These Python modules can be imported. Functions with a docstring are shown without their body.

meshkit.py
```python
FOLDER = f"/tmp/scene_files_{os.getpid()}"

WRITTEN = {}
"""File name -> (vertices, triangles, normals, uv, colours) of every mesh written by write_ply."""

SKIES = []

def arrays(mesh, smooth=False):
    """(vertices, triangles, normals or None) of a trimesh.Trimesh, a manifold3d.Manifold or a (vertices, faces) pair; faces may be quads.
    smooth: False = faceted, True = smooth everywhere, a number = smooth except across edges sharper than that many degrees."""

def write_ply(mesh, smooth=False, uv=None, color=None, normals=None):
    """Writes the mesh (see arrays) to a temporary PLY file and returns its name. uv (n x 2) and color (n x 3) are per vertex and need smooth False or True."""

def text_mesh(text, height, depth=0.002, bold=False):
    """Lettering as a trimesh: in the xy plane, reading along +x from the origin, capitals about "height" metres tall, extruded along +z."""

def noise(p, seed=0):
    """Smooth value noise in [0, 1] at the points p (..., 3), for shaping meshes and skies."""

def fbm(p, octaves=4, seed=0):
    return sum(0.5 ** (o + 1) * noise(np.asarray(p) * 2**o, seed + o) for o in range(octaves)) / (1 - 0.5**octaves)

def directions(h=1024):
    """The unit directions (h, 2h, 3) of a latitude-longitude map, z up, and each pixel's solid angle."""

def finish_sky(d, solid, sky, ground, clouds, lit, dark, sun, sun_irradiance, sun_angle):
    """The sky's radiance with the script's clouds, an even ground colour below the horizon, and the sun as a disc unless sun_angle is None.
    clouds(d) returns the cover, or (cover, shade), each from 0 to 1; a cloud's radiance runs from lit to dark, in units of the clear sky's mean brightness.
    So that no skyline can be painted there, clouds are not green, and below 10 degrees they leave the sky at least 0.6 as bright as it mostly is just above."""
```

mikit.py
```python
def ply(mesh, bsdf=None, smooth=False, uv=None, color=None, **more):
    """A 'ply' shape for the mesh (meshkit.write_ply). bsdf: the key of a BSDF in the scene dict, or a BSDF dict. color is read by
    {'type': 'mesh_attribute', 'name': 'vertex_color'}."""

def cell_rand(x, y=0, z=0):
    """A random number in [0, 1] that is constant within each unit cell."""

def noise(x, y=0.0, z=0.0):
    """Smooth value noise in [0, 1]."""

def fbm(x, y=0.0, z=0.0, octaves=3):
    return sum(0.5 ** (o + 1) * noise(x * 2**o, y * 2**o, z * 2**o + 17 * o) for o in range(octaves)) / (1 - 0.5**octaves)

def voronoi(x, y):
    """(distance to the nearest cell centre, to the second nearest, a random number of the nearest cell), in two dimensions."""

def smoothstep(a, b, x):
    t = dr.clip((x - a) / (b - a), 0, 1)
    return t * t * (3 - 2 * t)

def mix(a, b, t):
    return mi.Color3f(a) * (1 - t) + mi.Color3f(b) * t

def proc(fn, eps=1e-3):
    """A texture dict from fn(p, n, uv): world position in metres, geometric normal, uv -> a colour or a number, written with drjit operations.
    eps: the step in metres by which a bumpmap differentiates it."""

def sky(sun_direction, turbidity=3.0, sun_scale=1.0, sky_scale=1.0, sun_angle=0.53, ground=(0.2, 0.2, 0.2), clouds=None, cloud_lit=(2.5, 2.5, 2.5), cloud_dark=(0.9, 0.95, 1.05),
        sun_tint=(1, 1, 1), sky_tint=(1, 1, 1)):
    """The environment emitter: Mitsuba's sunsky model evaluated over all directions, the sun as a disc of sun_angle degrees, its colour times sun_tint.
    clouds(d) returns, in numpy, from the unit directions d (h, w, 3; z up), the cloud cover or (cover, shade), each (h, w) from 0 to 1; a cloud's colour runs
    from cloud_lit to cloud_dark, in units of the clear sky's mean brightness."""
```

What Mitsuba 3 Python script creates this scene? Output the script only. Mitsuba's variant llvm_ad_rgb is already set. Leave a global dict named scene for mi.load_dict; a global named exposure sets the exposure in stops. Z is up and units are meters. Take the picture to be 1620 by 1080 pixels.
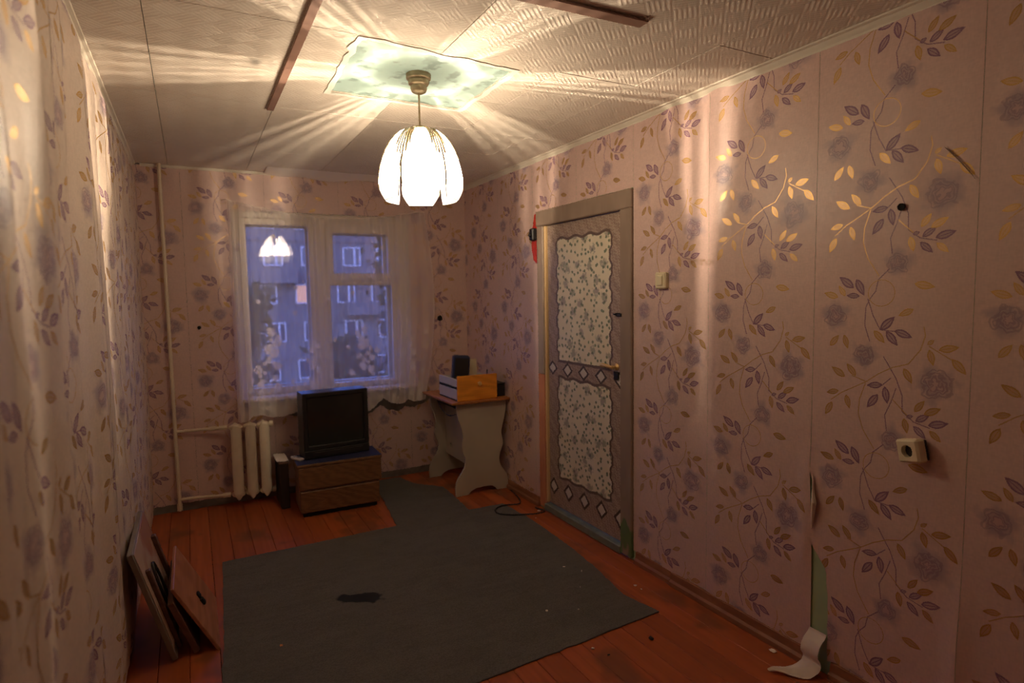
import math
import numpy as np
import trimesh
import drjit as dr
import mitsuba as mi
import mikit
import meshkit
import manifold3d as m3
from shapely.geometry import Polygon, box as sbox
from shapely import affinity

# ------------------------------------------------------------------ camera, sky, exposure
W, H, YF = 2.513, 2.5, -6.8          # room width, height, wall behind the camera
exposure = 0.38
PETAL_L = (25.0, 19.5, 13.5)
BULB_L = (14500.0, 11600.0, 8200.0)
CAM = np.array([0.318, -4.9555, 1.5546])
yaw, pitch, roll, FPX = 0.491, -0.0799, -0.0166, 948.4


def basis():
    cy, sy, cp, sp = math.cos(yaw), math.sin(yaw), math.cos(pitch), math.sin(pitch)
    f = np.array([sy * cp, cy * cp, sp])
    r = np.array([cy, -sy, 0.0])
    u = np.cross(r, f)
    c, s = math.cos(roll), math.sin(roll)
    return c * r + s * u, -s * r + c * u, f


_r, _u, _f = basis()
T = mi.ScalarTransform4f
scene = {}
labels = {}
scene["camera"] = {
    "type": "thinlens", "fov": math.degrees(2 * math.atan(810 / FPX)), "fov_axis": "x",
    "aperture_radius": 0.0055, "focus_distance": 2.7, "near_clip": 0.05, "far_clip": 500.0,
    "to_world": T().look_at(origin=CAM.tolist(), target=(CAM + _f).tolist(), up=_u.tolist()),
}
scene["sky"] = {**mikit.sky((-0.5, -0.8, 0.12), turbidity=4.0, sun_scale=0.0, sky_scale=27.0, sky_tint=(0.24, 0.36, 1.4), ground=(0.1, 0.1, 0.1)), "sampling_weight": 0.7}


# ------------------------------------------------------------------ helpers
def numbered(key):
    if key not in scene and not any(k.startswith(key + "__") for k in scene) and key not in labels:
        return key
    n = 1
    while True:
        k = f"{key}_{n:03d}"
        if k not in scene and k not in labels and not any(q.startswith(k + "__") for q in scene):
            return k
        n += 1


def obj(name, mesh, bsdf, parent=None, smooth=False, uv=None, label=None, cat=None, group=None, kind=None, **more):
    key = numbered((parent + "__" + name) if parent else name)
    if isinstance(mesh, list):
        mesh = trimesh.util.concatenate([m for m in mesh])
    scene[key] = mikit.ply(mesh, bsdf, smooth=smooth, uv=uv, **more)
    tag(key, label, cat, group, kind)
    return key


def tag(key, label=None, cat=None, group=None, kind=None):
    d = {k: v for k, v in dict(label=label, category=cat, group=group, kind=kind).items() if v}
    if d:
        labels.setdefault(key, {}).update(d)


def thing(name, label, cat=None, group=None, kind=None):
    key = numbered(name)
    tag(key, label, cat, group, kind)
    return key


def tm(m):
    a = m.to_mesh()
    return trimesh.Trimesh(np.array(a.vert_properties[:, :3]), np.array(a.tri_verts), process=False)


def cbox(lo, hi, c=0.004):
    """a box with chamfered edges"""
    lo, hi = np.minimum(lo, hi).astype(float), np.maximum(lo, hi).astype(float)
    c = min(c, 0.45 * float((hi - lo).min()))
    pts = []
    for ax in range(3):
        l2, h2 = lo + c, hi - c
        l2[ax], h2[ax] = lo[ax], hi[ax]
        for i in np.ndindex(2, 2, 2):
            pts.append([(l2, h2)[i[k]][k] for k in range(3)])
    return tm(m3.Manifold.hull_points(np.array(pts)))


def pbox(lo, hi):
    m = trimesh.creation.box(extents=np.subtract(hi, lo))
    m.apply_translation((np.add(lo, hi)) / 2)
    return m


def extrude(poly, depth):
    m = trimesh.creation.extrude_polygon(poly, depth, engine="earcut")
    return m


def frame_m(origin, ex, ey, ez):
    M = np.eye(4)
    M[:3, 0], M[:3, 1], M[:3, 2], M[:3, 3] = ex, ey, ez, origin
    return M


def rotz(m, deg, about=(0, 0, 0)):
    m.apply_transform(trimesh.transformations.rotation_matrix(math.radians(deg), [0, 0, 1], about))
    return m


def tube(pts, r, sides=8, samples=None):
    p = np.asarray(pts, float)
    if samples:
        from scipy.interpolate import CubicSpline
        t = np.r_[0, np.cumsum(np.linalg.norm(np.diff(p, axis=0), axis=1))]
        p = CubicSpline(t, p)(np.linspace(0, t[-1], samples))
    n = len(p)
    if np.ndim(r) and len(r) != n:
        r = np.interp(np.linspace(0, 1, n), np.linspace(0, 1, len(r)), r)
    r = np.broadcast_to(r, (n,))
    t = np.gradient(p, axis=0)
    t /= np.linalg.norm(t, axis=1, keepdims=True) + 1e-12
    ref = np.array([0.31, 0.17, 0.94]) if abs(t[0] @ [0.31, 0.17, 0.94]) < 0.9 else np.array([1.0, 0, 0])
    a = np.cross(t, ref)
    a /= np.linalg.norm(a, axis=1, keepdims=True) + 1e-12
    b = np.cross(t, a)
    ang = np.arange(sides) * 2 * np.pi / sides
    v = p[:, None] + r[:, None, None] * (np.cos(ang)[None, :, None] * a[:, None] + np.sin(ang)[None, :, None] * b[:, None])
    v = np.vstack([v.reshape(-1, 3), p[:1], p[-1:]])
    f = []
    for i in range(n - 1):
        for j in range(sides):
            k = (j + 1) % sides
            f += [[i * sides + j, (i + 1) * sides + k, i * sides + k], [i * sides + j, (i + 1) * sides + j, (i + 1) * sides + k]]
    for j in range(sides):
        k = (j + 1) % sides
        f += [[n * sides, j, k], [n * sides + 1, (n - 1) * sides + k, (n - 1) * sides + j]]
    m = trimesh.Trimesh(v, np.array(f), process=False)
    m.fix_normals() if m.volume < 0 else None
    return m


def lathe(profile, at=(0, 0, 0), sections=40):
    m = trimesh.creation.revolve(np.array(profile, float), sections=sections)
    if m.volume < 0:
        m.invert()
    m.apply_translation(at)
    return m


def ragged(pts, step, amp, seed):
    """densify a polygon outline and jitter it"""
    rng = np.random.default_rng(seed)
    p = np.asarray(pts, float)
    out = []
    for a, b in zip(p, np.roll(p, -1, 0)):
        n = max(1, int(np.linalg.norm(b - a) / step))
        for i in range(n):
            q = a + (b - a) * i / n
            out.append(q + (rng.normal(0, amp, 2) if i else 0))
    return Polygon(out).buffer(0)


# ------------------------------------------------------------------ materials
N, FBM, SS, MIX = mikit.noise, mikit.fbm, mikit.smoothstep, mikit.mix


def rgb(c):
    return {"type": "rgb", "value": list(c)}


def mat(key, color, rough=0.5, metallic=0.0, spec=0.4, bump=None, bscale=1.0, **more):
    col = mikit.proc(color) if callable(color) else rgb(color)
    b = {"type": "principled", "base_color": col, "roughness": rough, "metallic": metallic, "specular": spec, **more}
    if bump is not None:
        b = {"type": "bumpmap", "tex": mikit.proc(bump), "scale": bscale, "bsdf": b}
    scene[key] = {"type": "twosided", "bsdf": b}
    return key


# wallpaper motif: one repeat of the paper, metres; u across the strip from its seam, v the height
SW, TV = 0.553, 0.632
PL = [(0.1586,1.555,0.1037,1.596),(0.1692,1.585,0.1994,1.526),(0.181,1.524,0.1336,1.526),(0.2634,1.402,0.3108,1.45),(0.284,1.397,0.3238,1.349),(0.3142,1.401,0.3718,1.38),(0.2748,1.203,0.2207,1.195),(0.2844,1.197,0.2956,1.138),(0.2603,1.165,0.2233,1.113),(0.3933,1.091,0.4359,1.12),(0.4345,1.084,0.4944,1.101),(0.3871,1.072,0.4268,1.036),(0.3629,1.1,0.3841,1.108)]
GL = [(0.07184,1.332,0.1065,1.375),(0.1276,1.376,0.1429,1.326),(0.2402,1.398,0.2792,1.355),(0.373,1.477,0.3244,1.454),(0.1343,1.218,0.08138,1.25),(0.1766,1.226,0.1411,1.269),(0.1105,1.16,0.06223,1.147),(0.1412,1.148,0.1565,1.098),(0.08521,1.112,0.05869,1.059),(0.3483,1.27,0.3762,1.221),(0.4218,1.359,0.4419,1.375),(0.4279,1.341,0.4418,1.289),(0.4575,1.343,0.5166,1.356),(0.4978,1.315,0.5399,1.27),(0.3881,1.124,0.4188,1.166),(0.4194,1.119,0.4701,1.147),(0.3544,1.094,0.3661,1.043),(0.4378,1.066,0.4742,1.034),(0.09875,0.8877,0.04256,0.9043),(0.1274,0.8924,0.1011,0.9316),(0.3745,0.9329,0.4376,0.9209)]
PV = [(0.2859,1.618,0.2501,1.582),(0.2501,1.582,0.242,1.541),(0.242,1.541,0.2206,1.513),(0.2206,1.513,0.2073,1.481),(0.2073,1.481,0.2054,1.416),(0.2054,1.416,0.2254,1.358),(0.2141,1.513,0.2353,1.452),(0.2353,1.452,0.2621,1.402),(0.2621,1.402,0.3173,1.398),(0.2778,1.305,0.3229,1.233),(0.3229,1.233,0.3457,1.174),(0.3457,1.174,0.3476,1.118),(0.3241,1.196,0.3077,1.143),(0.3077,1.143,0.2877,1.095),(0.2877,1.095,0.2957,1.041),(0.3476,1.118,0.3866,1.087),(0.3866,1.087,0.4375,1.075),(0.2749,1.202,0.3048,1.231)]
GV = [(0.2171,1.208,0.261,1.242),(0.261,1.242,0.3096,1.27),(0.3096,1.27,0.3623,1.287),(0.3623,1.287,0.4004,1.339),(0.4004,1.339,0.4142,1.388),(0.4142,1.388,0.4087,1.418),(0.214,1.201,0.194,1.139),(0.194,1.139,0.191,1.085),(0.191,1.085,0.2094,1.028),(0.2094,1.028,0.252,0.9639),(0.08129,1.122,0.1234,1.155),(0.1234,1.155,0.1711,1.182),(0.1711,1.182,0.2171,1.208),(0.2171,1.208,0.1631,1.225),(0.4275,1.353,0.4551,1.337),(0.4551,1.337,0.4979,1.312),(0.3134,1.156,0.3627,1.108)]
FL = [(0.09023,1.449,0.046),(0.2075,1.305,0.04),(0.451,1.227,0.055),(0.3153,1.007,0.040)]


def wrapped(uv):
    u = uv.x - SW * dr.floor(uv.x / SW)
    return u, uv.y


def dwrap(d):
    return d - TV * dr.round(d / TV)


def leaf_sum(u, v, leaves, wide):
    """(coverage, rim strength) of the leaf prints"""
    best = mi.Float(-1.0)
    vein = mi.Float(1.0)
    for x0, y0, x1, y1 in leaves:
        cx, cy = (x0 + x1) / 2, (y0 + y1) / 2
        L = math.hypot(x1 - x0, y1 - y0) / 2
        dx, dy = (x1 - x0) / (2 * L), (y1 - y0) / (2 * L)
        w = max(wide * L, 0.0075)
        pu, pv = u - cx, dwrap(v - cy)
        a = (pu * dx + pv * dy) / (L * 1.08)
        b = dr.abs(pv * dx - pu * dy) / w
        a = dr.clip(a, -1.6, 1.6)
        f = (1 - a * a) * (1.0 - 0.25 * a) - b
        vein = dr.select(f > best, b, vein)
        best = dr.maximum(best, f)
    return best, vein


def line_min(u, v, segs):
    best = mi.Float(1.0)
    for x0, y0, x1, y1 in segs:
        dx, dy = x1 - x0, y1 - y0
        l2 = dx * dx + dy * dy
        pu, pv = u - x0, dwrap(v - y0)
        t = dr.clip((pu * dx + pv * dy) / l2, 0, 1)
        best = dr.minimum(best, dr.square(pu - t * dx) + dr.square(pv - t * dy))
    return dr.sqrt(best)


def gold_mask(u, v):
    f, vein = leaf_sum(u, v, GL, 0.45)
    m = SS(0.0, 0.12, f) * (1 - 0.45 * SS(0.28, 0.5, f) * SS(0.04, 0.12, vein))
    line = 1 - SS(0.0011, 0.0026, line_min(u, v, GV))
    ring = dr.abs(dr.sqrt(dr.square(u - 0.262) + dr.square(dwrap(v - 0.902))) - 0.047)
    line = dr.maximum(line, 1 - SS(0.0009, 0.0021, ring))
    return dr.maximum(m, 0.85 * line)


def paper_metal(p, n, uv):
    u, v = wrapped(uv)
    return gold_mask(u, v) * 0.72


def paper_color(p, n, uv):
    u, v = wrapped(uv)
    weave = N(uv.x * 260, uv.y * 90) * 0.5 + N(uv.x * 90, uv.y * 300) * 0.5
    tone = FBM(uv.x * 3.1, uv.y * 2.3, 0.0, 3)
    left = (uv.x > 90) & (uv.x < 150)          # the left wall is hung with a yellower batch of the paper
    pale = dr.select(left, mi.Color3f(0.61, 0.505, 0.43), mi.Color3f(0.64, 0.465, 0.415))
    deep = dr.select(left, mi.Color3f(0.55, 0.455, 0.385), mi.Color3f(0.575, 0.41, 0.365))
    c = (pale * (1 - tone) + deep * tone) * (0.93 + 0.14 * weave)
    # flowers: soft violet-grey bloom with a paler, veined middle
    fl, pet, mid = mi.Float(0.0), mi.Float(0.0), mi.Float(0.0)
    for k, (cx, cy, r) in enumerate(FL):
        pu, pv = u - cx, dwrap(v - cy)
        d = dr.sqrt(pu * pu + pv * pv)
        ang = dr.atan2(pv, pu)
        n1, n2 = N(uv.x * 38, uv.y * 38, k), N(uv.x * 95, uv.y * 95, k + 3)
        wob = r * (1.0 + 0.10 * dr.sin(ang * 5 + 2 * k) + 0.07 * dr.sin(ang * 3 + k)) * (0.62 + 0.55 * n1 + 0.25 * n2)
        x = d / wob
        halo = (1 - SS(0.35, 1.5, x))
        # layered petals: wavy dark outlines round a paler middle
        y = d / r + 0.06 * dr.sin(ang * 5 + k) + 0.05 * dr.sin(ang * 3 + 2 * k) + 0.40 * (n1 - 0.5) + 0.30 * (n2 - 0.5)
        line = dr.maximum(dr.maximum(1 - SS(0.03, 0.10, dr.abs(y - 0.26)), 1 - SS(0.03, 0.11, dr.abs(y - 0.52))), 0.9 * (1 - SS(0.03, 0.13, dr.abs(y - 0.80))))
        spoke = SS(0.55, 0.95, dr.sin(ang * 5 + k + 2.5 * n1)) * SS(0.3, 0.5, y) * (1 - SS(0.8, 0.95, y))
        fl = dr.maximum(fl, halo * (1 - 0.45 * (1 - SS(0.10, 0.45, y))))
        pet = dr.maximum(pet, (1 - SS(1.0, 1.3, y)) * dr.maximum(line, 0.7 * spoke))
        mid = dr.maximum(mid, (1 - SS(0.25, 0.75, y)))
    c = c * (1 - 0.62 * fl) + mi.Color3f(0.255, 0.205, 0.275) * (0.62 * fl)
    c = c * (1 - 0.35 * mid) + mi.Color3f(0.48, 0.30, 0.30) * (0.35 * mid)
    c = c * (1 - 0.48 * pet) + mi.Color3f(0.21, 0.125, 0.18) * (0.48 * pet)
    f, vein = leaf_sum(u, v, PL, 0.46)
    pm = SS(0.0, 0.10, f) * (1 - 0.50 * SS(0.3, 0.55, f) * SS(0.04, 0.14, vein))
    pm = dr.maximum(pm, 0.85 * (1 - SS(0.0010, 0.0026, line_min(u, v, PV))))
    c = c * (1 - 0.88 * pm) + mi.Color3f(0.185, 0.080, 0.165) * (0.88 * pm)
    g = gold_mask(u, v)
    c = c * (1 - g) + mi.Color3f(0.50, 0.295, 0.085) * g
    # a brown smear beside the light switch
    st = (1 - SS(0.006, 0.022, dr.abs(uv.y - 1.692 + 0.10 * (uv.x + 0.61)))) * SS(-0.72, -0.66, uv.x) * (1 - SS(-0.55, -0.50, uv.x)) * N(uv.x * 60, uv.y * 80)
    c = c * (1 - 0.75 * st) + mi.Color3f(0.30, 0.16, 0.06) * (0.75 * st)
    return c


scene["wallpaper"] = {"type": "twosided", "bsdf": {"type": "principled", "base_color": mikit.proc(paper_color), "metallic": mikit.proc(paper_metal), "roughness": 0.40, "specular": 0.35}}
mat("paper_back", lambda p, n, uv: MIX((0.60, 0.50, 0.42), (0.72, 0.63, 0.54), FBM(p.x * 25, p.y * 25, p.z * 25, 3)), 0.8)
mat("green_paint", lambda p, n, uv: MIX((0.27, 0.38, 0.22), (0.36, 0.47, 0.29), FBM(p.x * 9, p.y * 9, p.z * 9, 3)), 0.6)
mat("bare_concrete", lambda p, n, uv: MIX((0.10, 0.085, 0.075), (0.22, 0.19, 0.165), FBM(p.x * 22, p.y * 22, p.z * 22, 3)), 0.9)
mat("plaster", lambda p, n, uv: MIX((0.62, 0.57, 0.47), (0.74, 0.69, 0.58), FBM(p.x * 14, p.y * 14, p.z * 14, 3)), 0.7)


def weave_height(p, n, uv):
    s = 0.7071
    a, b = (p.x + p.y) * s / 0.085, (p.x - p.y) * s / 0.085
    ia, ib = dr.floor(a), dr.floor(b)
    par = (ia + ib) - 2 * dr.floor((ia + ib) / 2)
    across = dr.select(par > 0.5, a - ia, b - ib)
    along = dr.select(par > 0.5, b - ib, a - ia)
    w = 0.5 - 0.5 * dr.cos(across * 2 * math.pi * 5)
    return 0.0016 * SS(0.25, 0.75, w) * SS(0.02, 0.08, along) * (1 - SS(0.92, 0.98, along))


def tile_color(p, n, uv):
    h = weave_height(p, n, uv) / 0.0016
    d = FBM(p.x * 4, p.y * 4, 0.0, 3)
    grime = (1 - SS(0.02, 0.075, dr.sqrt(dr.square(p.x - 0.62) + dr.square(p.y + 2.28)))) * 0.6
    return MIX((0.58, 0.51, 0.43), (0.76, 0.70, 0.61), 0.55 * d + 0.45 * h) * (1 - grime * N(p.x * 30, p.y * 30))


mat("foam_tile", tile_color, 0.65, spec=0.3, bump=weave_height, bscale=1.0)
mat("foam_edge", (0.84, 0.80, 0.72), 0.7)
mat("turquoise_paint", lambda p, n, uv: MIX((0.34, 0.50, 0.465), (0.44, 0.59, 0.55), FBM(p.x * 7, p.y * 7, 0.0, 3)) * (1 - 0.35 * SS(0.55, 0.75, FBM(p.x * 18 + 5, p.y * 18, 0.0, 3))), 0.7)
mat("strip_wood", lambda p, n, uv: MIX((0.185, 0.105, 0.08), (0.27, 0.16, 0.12), FBM(p.x * 12, p.y * 12, 0.0, 3)), 0.6)


def floor_color(p, n, uv):
    g = FBM(p.x * 60, p.y * 3.0, 0.0, 3)
    k = mikit.cell_rand(dr.floor(p.x / 0.118), 3)
    wear = SS(0.56, 0.8, FBM(p.x * 5, p.y * 4, 3.0, 4))
    c = MIX((0.30, 0.066, 0.018), (0.40, 0.095, 0.028), g) * (0.85 + 0.25 * k)
    return c * (1 - 0.6 * wear) + mi.Color3f(0.12, 0.05, 0.025) * (0.6 * wear)


mat("floor_paint", floor_color, 0.42, spec=0.4)
mat("underfloor", (0.02, 0.012, 0.008), 0.9)


def rug_color(p, n, uv):
    c = MIX((0.086, 0.081, 0.074), (0.122, 0.116, 0.106), 0.5 * FBM(p.x * 7, p.y * 55, 0.0, 4) + 0.5 * FBM(p.x * 9, p.y * 9, 0.0, 3))
    c = c * (0.85 + 0.3 * N(p.x * 210, p.y * 260))
    q = dr.sqrt(dr.square((p.x - 1.02) / 0.125) + dr.square((p.y + 1.955 + 0.30 * (p.x - 1.02)) / 0.060)) + 1.1 * (FBM(p.x * 17, p.y * 17, 2.0, 3) - 0.5)
    st = (1 - SS(0.75, 1.02, q))
    return c * (1 - st) + mi.Color3f(0.017, 0.019, 0.024) * st


mat("rug_pile", rug_color, 0.95, spec=0.1)
mat("rug_spot", (0.55, 0.22, 0.08), 0.8)
mat("baseboard_paint", lambda p, n, uv: MIX((0.17, 0.062, 0.028), (0.29, 0.125, 0.062), FBM(p.x * 30, p.y * 9, p.z * 30, 3)), 0.5)
mat("cream_paint", lambda p, n, uv: MIX((0.62, 0.52, 0.38), (0.74, 0.65, 0.50), FBM(p.x * 18, p.y * 18, p.z * 18, 3)), 0.4, spec=0.5)
mat("window_paint", lambda p, n, uv: MIX((0.58, 0.50, 0.41), (0.70, 0.63, 0.53), FBM(p.x * 16, p.y * 16, p.z * 16, 3)), 0.4)
scene["pane_glass"] = {"type": "thindielectric"}
mat("black_plastic", (0.010, 0.010, 0.011), 0.38, spec=0.45)
mat("dark_hole", (0.008, 0.007, 0.006), 0.9)
mat("tv_screen_glass", (0.012, 0.013, 0.012), 0.12, spec=0.5)
mat("navy_cloth", lambda p, n, uv: MIX((0.012, 0.014, 0.045), (0.022, 0.026, 0.075), N(p.x * 240, p.y * 240)), 0.6)
mat("navy_plastic", (0.012, 0.020, 0.060), 0.35)


def grain(scale, a, b, ax="x"):
    def fn(p, n, uv):
        if ax == "x":
            q, r, s = p.x, p.y, p.z
        elif ax == "y":
            q, r, s = p.y, p.x, p.z
        else:
            q, r, s = p.z, p.x, p.y
        w = FBM(q * 3 * scale / 10, r * 5 * scale / 10, s * 5 * scale / 10, 3) * 6
        rings = 0.5 + 0.5 * dr.sin((r + s) * scale * 9 + w * 4)
        return MIX(a, b, 0.55 * rings + 0.45 * N(q * scale, r * scale * 12, s * scale * 12))
    return fn


def stripe_wood(p, n, uv):
    d = (p.x * 0.55 + p.z * 1.0) * 46 + 7.0 * FBM(p.x * 7, p.z * 16, p.y * 5, 3)
    w = 0.5 + 0.5 * dr.sin(d * 2.6)
    g = N(p.x * 45 + p.z * 30, p.y * 70, p.z * 160)
    return MIX((0.105, 0.047, 0.021), (0.185, 0.088, 0.038), w * 0.5 + 0.5 * g)


mat("stand_wood", stripe_wood, 0.4)
mat("stand_side", grain(14, (0.13, 0.075, 0.05), (0.20, 0.12, 0.075), "z"), 0.5)
mat("desk_top_wood", grain(12, (0.28, 0.095, 0.028), (0.42, 0.16, 0.05), "y"), 0.35)
mat("desk_panel", lambda p, n, uv: MIX((0.38, 0.33, 0.26), (0.46, 0.41, 0.33), FBM(p.x * 12, p.y * 12, p.z * 5, 3)), 0.5)
mat("drawer_front_wood", grain(11, (0.58, 0.20, 0.018), (0.80, 0.32, 0.035), "x"), 0.32, clearcoat=0.3)
mat("grey_laminate", (0.50, 0.46, 0.42), 0.45)
mat("brass", (0.85, 0.62, 0.27), 0.33, 0.75)
mat("old_brass", lambda p, n, uv: MIX((0.26, 0.20, 0.12), (0.42, 0.34, 0.22), N(p.x * 60, p.y * 60, p.z * 60)), 0.4, 0.55)
mat("casing_paint", lambda p, n, uv: MIX((0.225, 0.165, 0.125), (0.30, 0.225, 0.175), FBM(p.x * 20, p.y * 20, p.z * 4, 3)), 0.5)


def casing_right(p, n, uv):
    c = MIX((0.225, 0.165, 0.125), (0.30, 0.225, 0.175), FBM(p.x * 20, p.y * 20, p.z * 4, 3))
    q = FBM(p.x * 14, p.y * 16, p.z * 7, 3)
    low = (1 - SS(0.22, 0.42, p.z + 0.3 * (q - 0.5))) * SS(0.44, 0.58, q)
    c = c * (1 - low) + mi.Color3f(0.10, 0.17, 0.07) * low
    return c


mat("casing_stained", casing_right, 0.5)
mat("bare_casing", lambda p, n, uv: MIX((0.42, 0.15, 0.075), (0.56, 0.24, 0.13), FBM(p.x * 30, p.y * 30, p.z * 6, 3)), 0.7)
mat("raw_wood", lambda p, n, uv: MIX((0.55, 0.36, 0.16), (0.68, 0.48, 0.25), FBM(p.x * 40, p.y * 40, p.z * 4, 3)), 0.6)
mat("red_paint", lambda p, n, uv: MIX((0.42, 0.02, 0.015), (0.55, 0.05, 0.03), N(p.y * 60, p.z * 60)), 0.5)
mat("threshold_paint", lambda p, n, uv: MIX((0.10, 0.13, 0.10), (0.19, 0.22, 0.17), FBM(p.x * 20, p.y * 20, p.z * 20, 3)), 0.5)

DY0, DY1 = -2.199, -1.378      # door leaf, near and far edge


def door_film(p, n, uv):
    y, z = p.y, p.z
    # sprigs on the cream field
    d1, d2, k = mikit.voronoi(y / 0.044, z / 0.040)
    kind = mikit.cell_rand(dr.floor(k * 977), 5)
    sp = 1 - SS(0.16, 0.30, d1)
    d3, d4, k3 = mikit.voronoi(y / 0.13 + 9.3, z / 0.12)
    sp2 = (1 - SS(0.13, 0.30, d3 + 0.25 * (N(y * 90, z * 90) - 0.5)))
    c = MIX((0.66, 0.59, 0.44), (0.76, 0.70, 0.54), FBM(y * 7, z * 7, 0.0, 3))
    green = MIX((0.03, 0.10, 0.04), (0.10, 0.14, 0.07), kind)
    c = c * (1 - 0.85 * sp * SS(0.12, 0.2, kind)) + green * (0.85 * sp * SS(0.12, 0.2, kind))
    c = c * (1 - 0.62 * sp2) + MIX((0.20, 0.14, 0.16), (0.12, 0.20, 0.10), N(y * 60, z * 60)) * (0.62 * sp2)
    # lace border
    lace = 0.5 + 0.5 * dr.sin(z * 190 + 3 * dr.sin(y * 140)) * dr.sin(y * 210 + 2 * dr.sin(z * 120))
    bc = MIX((0.22, 0.15, 0.115), (0.42, 0.325, 0.26), lace)
    wav = 0.011 * dr.sin(z * 2 * math.pi / 0.165) + 0.004 * dr.sin(z * 2 * math.pi / 0.055)
    dl, drr = (DY1 - 0.130 + wav) - y, y - (DY0 + 0.118 - wav)
    wt = 0.008 * dr.sin(y * 2 * math.pi / 0.16)
    dt = (1.905 + wt) - z
    band_lo = 0.972 + 0.006 * dr.sin(y * 40)
    band_hi = 1.098
    low_hi = 0.288 + 0.006 * dr.sin(y * 38)
    inside = dr.minimum(dr.minimum(dl, drr), dt)
    inside = dr.minimum(inside, dr.maximum(z - band_hi, band_lo - z))
    inside = dr.minimum(inside, z - low_hi)
    c = dr.select(inside > 0, c, bc)
    edge = (1 - SS(0.005, 0.013, dr.abs(inside + 0.008)))
    c = c * (1 - 0.85 * edge) + mi.Color3f(0.085, 0.05, 0.035) * (0.85 * edge)
    # diamonds in the two bands
    for zc, hh in ((1.036, 0.052), (0.195, 0.062)):
        t = (y - DY0 - 0.12) / 0.185
        a = dr.abs(t - dr.floor(t) - 0.5) * 0.185
        dd = a / 0.062 + dr.abs(z - zc) / hh
        c = c * (1 - (1 - SS(0.98, 1.04, dd))) + mi.Color3f(0.06, 0.04, 0.03) * (1 - SS(0.98, 1.04, dd))
        c = c * (1 - (1 - SS(0.62, 0.70, dd))) + mi.Color3f(0.56, 0.52, 0.46) * (1 - SS(0.62, 0.70, dd))
    return c


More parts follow.
